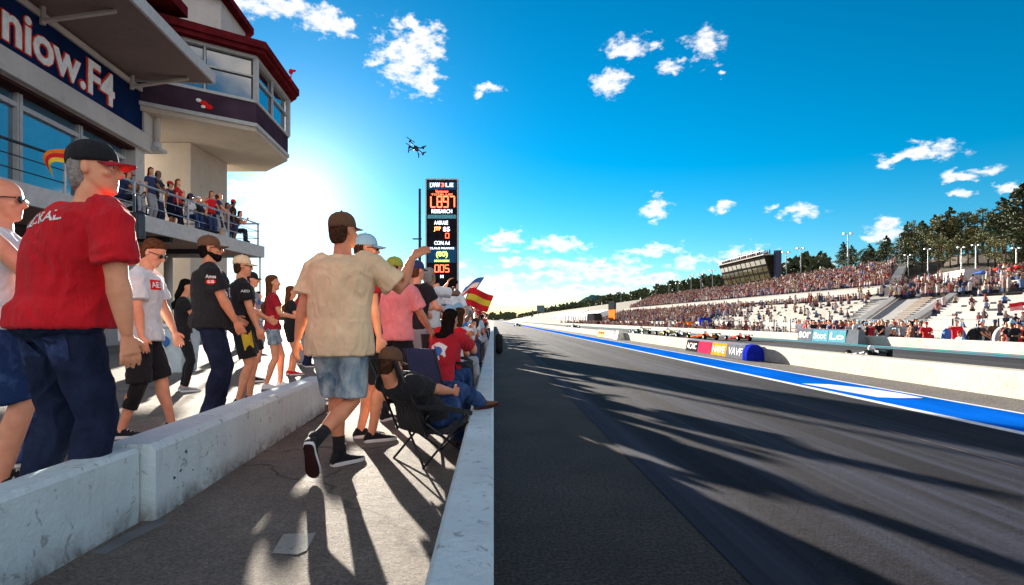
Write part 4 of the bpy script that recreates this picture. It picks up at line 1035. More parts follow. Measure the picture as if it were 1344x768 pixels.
    for q in range(3):
        z0 = .8+q*1.9; sl = lambda z: X0-2*(z-.5)/6.3
        for k in range(10):
            y0 = 150.3+k*3; mb = MB(); mb.hexa([(sl(z0)-.06,y0,za+z0),(sl(z0)+.05,y0,za+z0),(sl(z0)+.05,y0+2.5,za+z0),(sl(z0)-.06,y0+2.5,za+z0),(sl(z0+1.3)-.06,y0,za+z0+1.3),(sl(z0+1.3)+.05,y0,za+z0+1.3),(sl(z0+1.3)+.05,y0+2.5,za+z0+1.3),(sl(z0+1.3)-.06,y0+2.5,za+z0+1.3)])
            build(mb, 'window', MATS['shade_panel'] if False else MATS.setdefault('pb_glass', glass('pb_glass', (.06,.06,.03))), T, world=px)
    mb = MB(); mb.box((X0-2.4,149.5,za+6.82),(X0+2.1,180.5,za+7.1)); mb.box((X0-.4,149.5,za-1.4),(X0+2,180.5,za+.3)); build(mb, 'slab', wht, T, world=px)
    mb = MB(); mb.box((X0+.2,148.3,za-1.5),(X0+1.7,149.4,za+7.9)); build(mb, 'stair_tower', mat('stair_navy', (.06,.07,.12), .6, obj=False), T, world=px)
    mb = MB(); mb.tube([(X0-2.3,149.6,za+8.0),(X0-2.3,180.4,za+8.0)], .06, 6)
    for k in range(9): mb.tube([(X0-2.3,149.6+k*3.85,za+7.1),(X0-2.3,149.6+k*3.85,za+8.0)], .05, 6)
    build(mb, 'railing', M_dsteel, T, world=px)
    pts = [(X0-1.6+random.uniform(0,2.6), random.uniform(150,180), za+7.1) for _ in range(110)]
    crowd_mesh('roof_crowd', pts, 1.15, 4)
    # crowds
    random.seed(21)
    def fill(x0, x1, yn0, yn1, yf0, yf1, tread, dens, dz, f=None):
        out = []; rows = int((x1-x0)/tread)
        for i in range(rows):
            t = i/rows; xa = x0+i*tread; y = lerp(yn0,yn1,t)+.3; ye = lerp(yf0,yf1,t)
            while y < ye:
                d = dens*(f(xa, y) if f else 1)
                if random.random() < d: out.append((xa+.22, y, zst(xa)+dz+.12))
                y += .58+ (.25 if y > 150 else 0)
        return out
    up = fill(55, 76, 80, 108, 232, 275, .95, .90, .7, lambda x, y: .12 if (noise.noise(V((x*.16, y*.03, 2.2))) > .30 and x > 62) else 1)
    crowd_mesh('upper_crowd', up, 1.1, 5)
    lo = fill(37, 51, 62, 76, 205, 225, .95, .8, 0, lambda x, y: (1 if x > 48.5 else (.95 if y > 112+noise.noise(V((x*.2,y*.05,0)))*30 else .10)))
    crowd_mesh('lower_crowd', lo, 1.1, 6)
    rt = fill(37, 49, 30, 30, 50, 61, .8, .05, 0); crowd_mesh('bleacher_crowd', rt, 1.0, 7)
    sq = fill(52, 59, 30, 36, 61, 66, .95, .95, .3); crowd_mesh('right_crowd', sq, 1.15, 8)
    mid = [(random.uniform(49.6,51), random.uniform(40,72), zst(50)+.1) for _ in range(150)]+[(x, random.uniform(66,88)*(x/56), zst(x)-.1) for x in [random.uniform(52,60) for _ in range(160)]]; crowd_mesh('aisle_crowd', mid, 1.1, 9)
    fr = [(random.uniform(24,35), random.uniform(62,210), -.8) for _ in range(900)]; crowd_mesh('paddock_crowd', fr, 1.25, 10)
    # umbrellas and tents in the right crowd
    for i, (pxl, py, col, nm) in enumerate(((1290,357,(.1,.2,.6),'blue'),(1310,353,(.7,.08,.05),'red'),(1326,355,(.75,.3,.15),'orange'),(1337,350,(.6,.06,.05),'dark red'))):
        Y = 56*F/(pxl-PX0); c = P(pxl, py, Y); t = thing('parasol', f'{nm} parasol above the packed crowd at the right edge', 'parasol', (c.x,c.y,c.z-2))
        mb = MB(); n = 10; r = 1.0; mb.add([(0,0,2.2)]+[(r*math.cos(k*2*math.pi/n), r*math.sin(k*2*math.pi/n), 1.8) for k in range(n)], [(0,k+1,(k+1)%n+1) for k in range(n)])
        build(mb, 'canopy', mat('parasol_'+nm.replace(' ','_'), col, .7), t); mb = MB(); mb.tube([(0,0,-.3),(0,0,2.2)], .03, 6); build(mb, 'pole', M_steel, t)
    # fence in front of the right stand
    FL = (31.8,50,-.8); Fn = thing('wire_fence', 'wire fence with dark posts in front of the white bleachers', 'fence', FL)
    for k in range(14):
        y = 36+k*3.6; mb = MB(); mb.tube([(31.8,y,-.8),(31.8,y,1.15)], .05, 6); build(mb, 'post', M_dsteel, Fn, world=FL)
    for z in (1.05,.3): mb = MB(); mb.tube([(31.8,36,z),(31.8,82.8,z)], .03, 5); build(mb, 'rail', M_steel, Fn, world=FL)
    mb = MB()
    for k in range(120): y = 36+k*.39; mb.tube([(31.8,y,-.75),(31.8,y,1.05)], .008, 3)
    build(mb, 'wires', M_steel, Fn, world=FL)
    # white tents, orange board and truck at the far end
    tent = mat('tent_white', (.75,.76,.78), .6, var=.08, vscale=.2, obj=False)
    for i, (y0, y1, x, h, lab) in enumerate(((300,420,42,5.5,'long white marquee roof beyond the main grandstand'),(240,296,41,4.8,'grey and white striped marquee next to the orange board'))):
        L = (x, (y0+y1)/2, 0); t = thing('marquee', lab, 'marquee', L)
        mb = MB(); zb = zst(x); mb.hexa([(x,y0,zb-1),(x+8,y0,zb-1),(x+8,y1,zb-1),(x,y1,zb-1),(x,y0,zb+h*.35),(x+8,y0,zb+h*.9),(x+8,y1,zb+h*.9),(x,y1,zb+h*.35)]); build(mb, 'roof', tent, t, world=L)
        mb = MB()
        for k in range(9): y = lerp(y0,y1,(k+.5)/9); mb.box((x-.3,y-.3,-.8),(x-.05,y+.3,zb+h*.33))
        build(mb, 'posts', MATS['shade_panel'], t, world=L)
    c = (36,172,-.8); t = thing('advert_board', 'bright orange advertising board beside the dark truck by the crowd', 'board', c)
    mb = MB(); mb.box((35.8,169,1.2),(36.1,178,4.2)); build(mb, 'panel', mat('board_orange', (.85,.18,.03), .5, obj=False), t, world=c); mb = MB(); mb.box((36.2,169,-.8),(36.4,178,1.2)); mb.box((35.7,169,4.2),(36.2,178,6.8)); build(mb, 'stand', MATS['shade_panel'], t, world=c)
    def truck(label, x, y, col, L_=11, k=1.0):
        c = (x,y,-.8); t = thing('race_truck', label, 'truck', c); mb = MB(); mb.box((x,y-L_/2,.2),(x+2.6,y+L_/2,3.1)); build(mb, 'trailer', mat('truck_'+col[0], col[1], .4, obj=False), t, world=c, bevel=.1)
        mb = MB(); mb.hexa([(x,y-L_/2-2.6,-.1),(x+2.6,y-L_/2-2.6,-.1),(x+2.6,y-L_/2-.2,-.1),(x,y-L_/2-.2,-.1),(x+.1,y-L_/2-1.8,2.6),(x+2.5,y-L_/2-1.8,2.6),(x+2.5,y-L_/2-.2,2.6),(x+.1,y-L_/2-.2,2.6)]); build(mb, 'cab', mat('truck_'+col[0], col[1], .4), t, world=c, bevel=.1)
        t.scale = (k,k,k)
        for dy in (-L_/2-1.5, -L_/2+1.5, L_/2-1.2, L_/2-2.4):
            mb = MB(); mb.loft([(V((x+o, y+dy, -.35)), V((0,1,0)), V((0,0,1)), .48,.48) for o in (-.05,.3)], 14); build(mb, 'wheel', M_rubber, t, world=c)
    truck('black race truck next to the orange board', 31, 184, ('black', (.03,.03,.035)))
    truck('low orange race truck parked below the lower grandstand', 29, 88, ('orange', (.7,.18,.03)), 9, .42)
    truck('small royal blue box truck right of the orange race truck', 31, 86, ('blue', (.01,.03,.35)), 1.2, .55)
    # high billboard at the far left end
    c = (75,900,10); t = thing('billboard', 'lone dark billboard on the far hill ridge', 'billboard', c); mb = MB(); mb.box((68,900,13.5),(80,900.5,24)); build(mb, 'panel', mat('billboard_blue', (.12,.18,.2), .6, obj=False), t, world=c)
    mb = MB(); mb.box((70,900.6,7),(71,901,14)); mb.box((77,900.6,7),(78,901,14)); build(mb, 'posts', M_dsteel, t, world=c)
    # light poles
    poles = [(1113,307,'tallest light mast, left of the pines'),(1218,327,'light mast before the pines, second right of the tallest'),(1192,335,'short light mast before the pines, first right of the tallest'),(1262,325,'light mast before the pines, third right of the tallest'),(1281,322,'light mast before the pines, fourth right of the tallest'),(1334,326,'light mast in front of the pines at the right edge'),
             (1051,326,'light mast just right of the press box tower'),(1032,331,'light mast touching the right side of the press box'),(935,355,'light mast left of the press box'),(920,360,'second light mast left of the press box'),(907,362,'third light mast left of the press box'),(890,372,'fourth light mast left of the press box'),(878,374,'fifth light mast left of the press box'),(815,385,'farthest light mast on the spectator hill')]
    for pxl, pt, lab in poles:
        X = 81 if pxl < 1185 else 68; Y = X*F/(pxl-PX0); zt = H0+(PY0-pt)/F*Y; zb = terrain_z(X,Y)-.3; t = thing('light_mast', lab, 'light mast', (X,Y,zb), 0, 'light masts along the hill')
        mb = MB(); s_ = 1 if pxl < 1185 else .55; mb.tube([(0,0,0),(0,0,zt-zb)], [.17*s_,.10*s_], 8); build(mb, 'pole', M_steel, t)
        mb = MB(); zz = zt-zb; mb.box((-1.1*s_,-.1*s_,zz-.12*s_),(1.1*s_,.1*s_,zz)); mb.box((-1.1*s_,-.2*s_,zz),(-.6*s_,.2*s_,zz+.18*s_)); mb.box((.5*s_,-.2*s_,zz),(1.1*s_,.2*s_,zz+.18*s_)); build(mb, 'lamp_head', M_steel, t)
    # trees
    bark = mat('bark', (.10,.065,.045), .9, var=.3)
    def leaf_m(name, c):
        m, nt, b = _bsdf(name); v = coords(nt, (1,1,1), True); n = noi(nt, v, .7, 4)
        nt.links.new(ramp(nt, n, [(.3, tuple(q*.6 for q in c)), (.7, tuple(q*1.5 for q in c))]), b.inputs['Base Color']); b.inputs['Roughness'].default_value = .8
        b.inputs['Subsurface Weight'].default_value = 0; return m
    leaves = [leaf_m('pine_needles', (.05,.062,.022)), leaf_m('warm_leaves', (.12,.115,.035)), leaf_m('green_leaves', (.085,.10,.03))]
    def crown_mesh(seed, kind, h):
        random.seed(seed); mb = MB()
        if kind == 0:   # layered pine
            layers = []
            for k in range(16):
                t = k/15; z = h*(.3+.68*t); r = h*.30*(1-t)**.7*random.uniform(.55,1.15)+.25
                for j in range(random.randint(3,6)):
                    a = random.uniform(0,6.28); layers.append((V((math.cos(a)*r*.75, math.sin(a)*r*.75, z+random.uniform(-.3,.3))), r*.5, .28))
        else:
            layers = []
            for k in range(26):
                a = random.uniform(0,6.28); t = random.random(); z = h*(.3+.62*t); r = h*.30*math.sin(math.pi*min(1,(t*.8+.15)))*random.uniform(.5,1.15)
                layers.append((V((math.cos(a)*r, math.sin(a)*r, z)), random.uniform(.5,1.1)*h*.1, .75))
        for c, r, fl in layers:
            for _ in range(46):
                d = V((random.gauss(0,1), random.gauss(0,1), random.gauss(0,1)*fl)); d = d/max(.5, d.length)*r*random.uniform(.35,1.15)
                p = c+d; s = random.uniform(.12,.3)*h*.045*2; a = V((random.gauss(0,1), random.gauss(0,1), random.gauss(0,.6))).normalized(); b_ = a.cross(V((random.gauss(0,1), random.gauss(0,1), random.gauss(0,1)))).normalized()
                mb.add([p-a*s, p+a*s*.6+b_*s*.7, p+a*s, p-b_*s*.6], [(0,1,2,3)])
        tr = MB(); tr.tube([(0,0,-.5),(.05,0,h*.5),(0,.05,h*.93)], [h*.025,h*.017,h*.004], 8)
        for k in range(7):
            a = random.uniform(0,6.28); z = h*random.uniform(.35,.8); tr.tube([(0,0,z),(math.cos(a)*h*.13,math.sin(a)*h*.13,z+h*.06)], [h*.008,h*.003], 5)
        return mb, tr
    base = []
    for i, (kd, h) in enumerate(((0,11),(1,9.5),(0,10),(2,9),(1,8))):
        c_, t_ = crown_mesh(30+i, 0 if kd == 0 else 1, h)
        base.append((c_.mesh('crown', leaves[kd]), t_.mesh('trunk', bark, True), kd))
    random.seed(77)
    rows = []
    for r, (X, n, x0, x1) in enumerate(((84,22,1092,1350),(92,20,1086,1352),(72,14,1190,1345))):
        for i in range(n): rows.append((x0+(x1-x0)*(i+random.uniform(.1,.9))/n, X+random.uniform(-2,2), r))
    for i in range(5): rows.append((1062+i*7, 88+i, 0))
    ordn = ordinals(80); cnt = 0
    rows.sort(key=lambda q: q[0])
    for pxl, X, r in rows:
        Y = X*F/(pxl-PX0); k = random.choice([0,0,1,1,2,3,4]); cm, tm, kd = base[k]; s = random.uniform(.7,1.1)*(.55 if pxl < 1100 else (.75 if pxl < 1190 else 1.0))*(.66 if r == 2 else 1.0)*(.84 if Y < 100 and r < 2 else .82)
        lab = f"{('dark layered pine','warm green bushy tree','mid green round tree')[kd]} in the wood on the hill, {ordn[cnt]} trunk counted from the left"
        cnt += 1; t = thing('pine_tree' if kd == 0 else 'leafy_tree', lab, 'tree', (X,Y,terrain_z(X,Y)-.2), random.uniform(0,6.28), 'trees on the hill above the grandstands')
        t.scale = (s,s,s*random.uniform(.9,1.15)); link('crown', cm, t); link('trunk', tm, t)
    # tall pine at the right edge
    c_, t_ = crown_mesh(99, 0, 15); X = 80; Y = X*F/(1343-PX0)
    t = thing('pine_tree', 'tall dark pine cut off by the right edge of the photo', 'tree', (X,Y,terrain_z(X,Y)-.2)); t.scale = (1,1,.78); link('crown', c_.mesh('crown', leaves[0]), t); link('trunk', t_.mesh('trunk', bark, True), t)
    # far wood as one mass of foliage
    random.seed(5); mb = MB()
    for k in range(1500):
        pxl = random.uniform(655,1085); X = random.uniform(86,130) if pxl > 700 else random.uniform(60,150)
        Y = X*F/(pxl-PX0)
        if Y > 2300: continue
        h = random.uniform(3.5,7.5)*(1+Y*.0004); z = terrain_z(X,Y)-1 if Y < 1200 else terrain_z(X,Y)*.7
        w = h*random.uniform(.3,.45)*(1+Y*.0008)
        for j in range(22):
            t = random.random(); a = random.uniform(0,6.28); r = w*math.sin(math.pi*(t*.85+.12)); p = V((X+math.cos(a)*r*random.random(), Y+math.sin(a)*r, z+h*t)); s = w*random.uniform(.25,.5)
            d1 = V((random.gauss(0,1),random.gauss(0,.6),random.gauss(0,1))).normalized(); d2 = d1.cross(V((random.gauss(0,1),random.gauss(0,1),random.gauss(0,1)))).normalized()
            mb.add([p-d1*s, p+d2*s*.7, p+d1*s, p-d2*s*.7], [(0,1,2,3)])
    struct(mb, 'far_wood', leaves[0], stuff=True)
    random.seed(15); mb = MB()
    for k in range(900):     # left horizon wood
        Y = random.uniform(1500,1900); X = random.uniform(-1400, 60); h = random.uniform(8,22); w = h*.7
        for j in range(8):
            p = V((X+random.uniform(-w,w), Y, 4+h*random.random()*.8)); s = w*random.uniform(.3,.6)
            d1 = V((random.gauss(0,1),0,random.gauss(0,1))).normalized(); d2 = d1.cross(V((.3,1,.2))).normalized(); mb.add([p-d1*s, p+d2*s*.7, p+d1*s, p-d2*s*.7], [(0,1,2,3)])
    struct(mb, 'horizon_wood', leaves[0], stuff=True)
def ordinals(n):
    a = ['first','second','third','fourth','fifth','sixth','seventh','eighth','ninth','tenth','eleventh','twelfth','thirteenth','fourteenth','fifteenth','sixteenth','seventeenth','eighteenth','nineteenth']
    tens = {2:'twenty',3:'thirty',4:'forty',5:'fifty',6:'sixty',7:'seventy',8:'eighty',9:'ninety'}; te = {2:'twentieth',3:'thirtieth',4:'fortieth',5:'fiftieth',6:'sixtieth',7:'seventieth',8:'eightieth',9:'ninetieth'}
    out = list(a)
    for i in range(20, n+2): out.append(te[i//10] if i % 10 == 0 else tens[i//10]+'-'+a[i % 10-1])
    return out
# ------------------------------------------------------------------ people in the photo
def camp_chair(label, loc, face, cloth, back_lean=.55, group=None):
    t = thing('camping_chair', label, 'chair', loc, -math.radians(face), group); t.scale = (.78,.78,.88)
    legs = MB()
    mb = MB(); mb.loft([(V((0,-.22,.27)), V((1,0,0)), V((0,0,1)), .25,.012),(V((0,0,.245)), V((1,0,0)), V((0,0,1)), .26,.012),(V((0,.24,.31)), V((1,0,0)), V((0,0,1)), .25,.012)], 12); build(mb, 'seat', cloth, t, True)
    bt = V((0,-.22-.62*back_lean,.27+.60)); mb = MB(); bv = (bt-V((0,-.22,.25))).normalized(); n = bv.cross(V((1,0,0)))
    mb.loft([(V((0,-.22,.26))+n*0, V((1,0,0)), n, .25,.010),(V((0,-.26,.45)), V((1,0,0)), n, .25,.010),(bt, V((1,0,0)), n, .23,.010)], 12); build(mb, 'backrest', cloth, t, True)
    for s in (-1, 1):
        for a, b_ in (((s*.26,-.27,.0),(s*.27,.26,.42)), ((s*.26,.30,.0),(s*.27,-.24,.36)), ((s*.27,-.26,.0),(-s*.25,-.20,.42)), ((s*.27,.30,.0),(-s*.25,.25,.32))):
            mb = MB(); mb.tube([a, b_], .011, 7); build(mb, 'leg', M_tube, t, True)
        mb = MB(); mb.tube([(s*.26,-.22,.25), (s*.24, bt.y, bt.z)], .012, 7); build(mb, 'back_tube', M_tube, t, True)
        mb = MB(); mb.tube([(s*.29,.27,.40),(s*.30,0,.46),(s*.28,-.34,.50)], [.02,.025,.02], 8, flat=.4); build(mb, 'armrest', cloth, t, True)
    return t
def flag(label, base, tip, w, h, cols, seed=0, droop=.1, horiz=True):
    base = V(base); tip = V(tip); L = tuple(base); t = thing('flag', label, 'flag', L)
    mb = MB(); mb.tube([base, tip], .010, 6); build(mb, 'pole', M_dsteel, t, world=L)
    d = (tip-base).normalized(); side = V((1,.15,0)); n = 14; ns = len(cols)
    for s, c in enumerate(cols):
        mb = MB(); vs = []
        for j in range(3):
            f = (s+j/2)/ns
            for i in range(n+1):
                u = i/n; p = tip - d*(h*f)+side*(w*u)+V((0,0,-droop*u*u*h)); wv = .09*math.sin(u*7+seed+f*1.5)*u**.5
                vs.append(p+V((0,wv,.05*math.sin(u*5+seed)*u)))
        q = n+1
        f1 = [(j*q+i, j*q+i+1, (j+1)*q+i+1, (j+1)*q+i) for j in range(2) for i in range(n)]
        off = V((0,.003,0)); o = len(vs); vs += [v+off for v in vs]; f1 += [tuple(reversed([k+o for k in f])) for f in f1]
        mb.add(vs, f1); mb.shift(L); me = mb.mesh('stripe', c, True); link('stripe', me, t)
    return t
def people():
    g = globals()
    # ---- main figures
    r, b, so, to = person('heavy man in red t-shirt, black cap and dark jeans above the pale wall', (-2.13,2.80,.05), 24, 1.89,
        dict(lean=(.30,.07), lf=(-.16,-.04,0), rf=(.13,.02,0), lh=(-.30,.16,.88), rh=(.385,.07,.86), headyaw=52, headpitch=3, shyaw=4, rhn=(-.8,.2,0)),
        girth=1.26, belly=.045, lod=0, shirt='M_red', bottoms='M_jean', shoes='M_brown', hatm='M_black', visor='M_maroon', hairm='M_hairg', sleeve=.78, loosen=.022, hem=-.02, seed=2, skin_m=M_skin)
    for q in (-1, 1):   # back pockets and belt
        decal(r, to, 'pocket', MATS.setdefault('pocket_denim', denim('pocket_denim', (.012,.02,.06), (.06,.1,.26))), (q*.12,-.15,.815), (-q*.25,1,0), (0,0,1), .15,.15, poly=[(-1,1),(-1,-.5),(0,-1),(1,-.5),(1,1)], off=.004)
    decal(r, so, 'print', M_txtw, (.10,-.16,1.40), (.1,1,-.1), (-.12,0,1), .27,.05, body='RECKAL.', off=.003)
    r, b, so, to = person('man in white t-shirt and sunglasses looking down, with black shorts and knee sleeve', (-3.05,4.95,.05), 78, 1.72,
        dict(lean=(0,.06), lf=(-.15,.20,0), rf=(.12,-.12,0), lh=(-.25,.2,.92), rh=(.26,.10,.80), headyaw=8, headpitch=-24), girth=1.05, lod=0, shirt='M_white', bottoms='M_black', style='shorts', shortlen=.98,
        shoes='M_black', sole='M_sole', hairm='M_hairr', glasses=True, sleeve=.8, loosen=.035, hem=-.12, seed=4, skin_m=M_skin4)
    mb = MB(); mb.tube([b.hrj*.25+b.kr*.75, b.kr, b.kr*.45+b.ar*.55], [.078,.068,.062], 16); build(mb, 'knee_sleeve', M_black, r, True)
    decal(r, so, 'print', M_txtr, (.10,.16,1.36), (-.35,-1,0), (0,0,1), .13,.09); decal(r, so, 'print', M_txtw, (.10,.16,1.36), (-.35,-1,0), (0,0,1), .11,.055, body='AE3', off=.006)
    r, b, so, to = person('bearded man in a black printed t-shirt, dark cap and jeans on the pale platform', (-2.90,5.86,.05), 64, 1.86,
        dict(lean=(0,-.02), lf=(-.13,.06,0), rf=(.12,-.02,0), lh=(-.22,.22,1.0), rh=(.20,.24,.90), headyaw=2, headpitch=4), girth=1.22, belly=.03, lod=0, shirt='M_black', bottoms='M_jean',
        shoes='M_black', sole='M_solebrown', hatm='M_brown', hairm='M_hairk', glasses=True, beard=True, sleeve=.75, loosen=.03, hem=-.06, seed=6, skin_m=M_skin2)
    decal(r, so, 'print', M_txtw, (.10,.2,1.24), (-.6,-1,0), (0,0,1), .24,.10, body='STT', off=.004)
    decal(r, so, 'print', M_txtw, (.22,.0,1.38), (-1,0,0), (0,0,1), .09,.035, body='Ames', off=.004); decal(r, so, 'print', M_txtr, (.22,.0,1.33), (-1,0,0), (0,0,1), .09,.05, poly=[(math.cos(k*.52),math.sin(k*.52)) for k in range(12)], off=.004)
    decal(r, so, 'print', M_txtw, (.22,.0,1.33), (-1,0,0), (0,0,1), .06,.025, body='SS', off=.007)
    r, b, so, to = person('man in sand coloured cap and black t-shirt, black and yellow shorts, behind the bearded man', (-2.98,6.75,.05), 62, 1.76,
        dict(lf=(-.12,.10,0), rf=(.12,-.04,0), lh=(-.2,.3,1.05), rh=(.24,.18,.86)), lod=1, shirt='M_black', bottoms='M_black', style='shorts', shortlen=.8, hatm='M_tan', glasses=True, sleeve=.7, loosen=.03, hem=-.05, seed=7, girth=1.08)
    decal(r, so, 'print', M_txtw, (.2,.02,1.36), (-1,0,0), (0,0,1), .10,.03, body='AED', off=.004)
    decal(r, to, 'side_panel', M_yellow, (.16,.04,.78), (-1,-.3,0), (0,0,1), .16,.24, poly=[(-1,1),(-.4,-1),(1,-.7),(.6,1)], off=.006)
    r, b, so, to = person('man in grey and yellow t-shirt and dark cap, in front of the balcony post', (-3.95,9.3,.05), 70, 1.78, dict(lh=(-.2,.3,1.1), rh=(.22,.28,1.05)), lod=1, shirt='M_grey', bottoms='M_black', style='shorts', hatm='M_black', loosen=.03, seed=8)
    decal(r, so, 'print', M_yellow, (.1,.2,1.1), (-.6,-1,0), (.4,0,1), .30,.10); decal(r, so, 'print', M_blue, (.08,.2,1.3), (-.6,-1,0), (0,0,1), .22,.08)
    r, b, so, to = person('woman with long brown hair in a maroon t-shirt and denim shorts', (-3.25,8.4,.05), 66, 1.66, dict(lf=(-.09,.12,0), rf=(.09,-.1,0), lh=(-.18,.32,1.15), rh=(.16,.34,1.12), headpitch=6), girth=.88, lod=1,
        shirt='M_maroon', bottoms='M_bleach', style='shorts', shortlen=.5, shoes='M_white', hairm='M_hairr', longhair=.75, sleeve=.6, seed=9, skin_m=M_skin)
    person('person in dark shorts and red shoes right of the woman in maroon', (-3.70,10.4,.05), 60, 1.62, dict(lh=(-.18,.3,1.2), rh=(.2,.3,1.15)), girth=.9, lod=2, shirt='M_black', bottoms='M_black', style='shorts', shoes='M_red', shortlen=.55, hairm='M_hairr', longhair=.5)
    person('small dark clothed person with a phone left of the bearded man', (-4.35,8.0,.05), 60, 1.58, dict(lh=(-.1,.38,1.15), rh=(.1,.38,1.15), headpitch=-15), girth=.92, lod=2, shirt='M_black', bottoms='M_black', style='slim', shoes='M_grey', hairm='M_hairk', longhair=.4)
    r, b, so, to = person('bald man with sunglasses in a white vest at the left edge', (-2.92,3.38,.05), 62, 1.84, dict(lh=(-.2,.3,1.1), rh=(.24,.40,.98), headyaw=10), girth=1.12, lod=1, shirt='M_white', bottoms='M_jean2', style='shorts', tank=True, bald=True, hairm='M_hairg', glasses=True, skin_m=M_skin4)
    w = r.matrix_basis
    person('dark haired woman in a pink vest behind the man in red, at the left edge', (-3.30,3.98,.05), 55, 1.66, dict(lh=(-.2,.3,1.1), rh=(.2,.3,1.05)), girth=.92, lod=1, shirt='M_pink', bottoms='M_jean2', style='trousers', tank=True, hairm='M_hairk', longhair=.35, skin_m=M_skin)
    # ---- walkway
    r, b, so, to = person('man in loose sand t-shirt, brown cap and bleached denim shorts, walking away', (-1.08,4.0,0), 6, 1.80,
        dict(pelvis=(0,0,.935), lean=(.02,.05), lf=(-.05,.13,0), rf=(-.055,-.32,.17), lh=(-.31,-.02,.86), rh=(.47,.20,1.50), repole=(.25,-.1,-1), rhd=(.75,.3,.6), rhn=(.2,.8,-.5), rht=(-.3,0,1), headyaw=28, headpitch=4, shyaw=4, rkpole=(.45,1,.1)),
        girth=1.16, lod=0, shirt='M_tan', bottoms='M_bleach', style='shorts', shortlen=.93, shoes='M_black', sole='M_sole', hi=True, socks='M_black', hatm='M_brown', hairm='M_hairb', sleeve=.82, loosen=.042, hem=-.22, footyaw=(32,-8), footpitch=(0,-62), seed=11, skin_m=M_skin2)
    person('man in a blue cap and sunglasses hidden behind the walking man', (-1.13,5.0,0), 60, 1.80, dict(lh=(-.26,.05,.85), rh=(.26,.05,.85), headyaw=12), lod=1, shirt='M_maroon', bottoms='M_black', style='shorts', hatm='M_sky', glasses=True, seed=12, skin_m=M_skin)
    r, b, so, to = person('man in a pink t-shirt, yellow-green backwards cap and black shorts', (-1.03,5.92,0), 22, 1.70, dict(lf=(-.12,0,0), rf=(.13,.10,0), lh=(-.12,.32,1.42), lepole=(-.6,0,-1), rh=(.30,.26,1.0), headyaw=12), girth=1.12, lod=0, shirt='M_pink', bottoms='M_black', style='shorts', shortlen=1.12,
        shoes='M_black', hi=True, socks='M_black', hatm='M_olive', hatback=True, hairm='M_hairb', sleeve=.82, loosen=.035, hem=-.06, seed=13, skin_m=M_skin2)
    # seated figures
    r, b, so, to = person('man in jeans reclining in the black camping chair, brown shoe on the wall', (-.49,4.36,0), 36, 1.60,
        dict(pelvis=(0,.0,.33), lean=(0,-1.25), lf=(-.09,.50,.02), rf=(-.02,.74,.315), lh=(-.08,.30,.52), rh=(.12,.34,.52), lepole=(-1,-.4,-.5), repole=(1,-.4,-.5), headpitch=-10, kpole=(0,.4,1)), girth=1.05, lod=0, shirt='M_black', bottoms='M_jean2', shoes='M_brown', sole='M_solebrown', hatm='M_brown', skin_m=M_skin2, seed=14, footyaw=(0,12), footpitch=(0,8), hem=.05)
    camp_chair('black folding camping chair with crossed tube legs, nearest to the camera', (-.47,4.32,0), 50, M_black, .50)
    r, b, so, to = person('dark haired woman in patterned jersey, seated and leaning on the near wall', (-.56,6.0,0), 26, 1.66,
        dict(pelvis=(0,-.02,.44), lean=(0,.38), lf=(-.12,.42,0), rf=(.12,.46,0), lh=(-.02,.56,.92), rh=(.10,.56,.90), repole=(.6,.3,-1), lepole=(-.6,.3,-1), kpole=(0,.4,1), headpitch=-6), girth=.95, lod=1, shirt='M_maroon', bottoms='M_jean2', hairm='M_hairk', longhair=.2, skin_m=M_skin2, seed=15)
    decal(r, so, 'print', M_txtw, (.0,-.1,.78), (0,1,.1), (0,0,1), .24,.20, poly=[(math.cos(k*.52)*(1 if k%2 else .7),math.sin(k*.52)) for k in range(12)], off=.004)
    decal(r, so, 'print', M_blue, (.0,-.1,.78), (0,1,.1), (0,0,1), .12,.11, poly=[(math.cos(k*.7),math.sin(k*.7)) for k in range(9)], off=.007)
    camp_chair('dark folding chair under the woman in the patterned jersey', (-.58,5.96,0), 26, M_navy, .4)
    # ---- variants for the crowd
    defs = [dict(pose=dict(lh=(-.2,.34,1.2), rh=(.2,.34,1.2)), hatm='M_black'), dict(pose=dict(lh=(-.26,.05,.85), rh=(.12,.4,1.5), headpitch=8)), dict(pose=dict(lh=(-.1,.35,1.0), rh=(.27,.05,.85), headyaw=25), longhair=.5, girth=.9),
            dict(pose=dict(lean=(0,.2), lh=(-.2,.45,1.05), rh=(.2,.45,1.05)), bald=True, girth=1.15), dict(pose=dict(lh=(-.3,.2,1.75), rh=(.25,.1,.9), lepole=(-1,.2,-.3)), style='shorts'), dict(pose=dict(lh=(-.27,.02,.85), rh=(.27,.02,.85), headyaw=-30), style='shorts', hatm='M_white')]
    seated = [dict(pose=dict(pelvis=(0,0,.46), lean=(0,.1), lf=(-.14,.42,0), rf=(.14,.42,0), lh=(-.14,.35,.66), rh=(.14,.35,.66), kpole=(0,.4,1)), hatm='M_red'),
              dict(pose=dict(pelvis=(0,0,.46), lean=(0,.35), lf=(-.14,.42,0), rf=(.14,.46,0), lh=(-.05,.5,.95), rh=(.05,.5,.95), kpole=(0,.4,1)), longhair=.4),
              dict(pose=dict(pelvis=(0,0,.46), lean=(0,-.25), lf=(-.14,.45,0), rf=(.14,.45,0), lh=(-.2,.2,.7), rh=(.1,.5,1.3), kpole=(0,.4,1)))]
    V2 = []; V3 = []
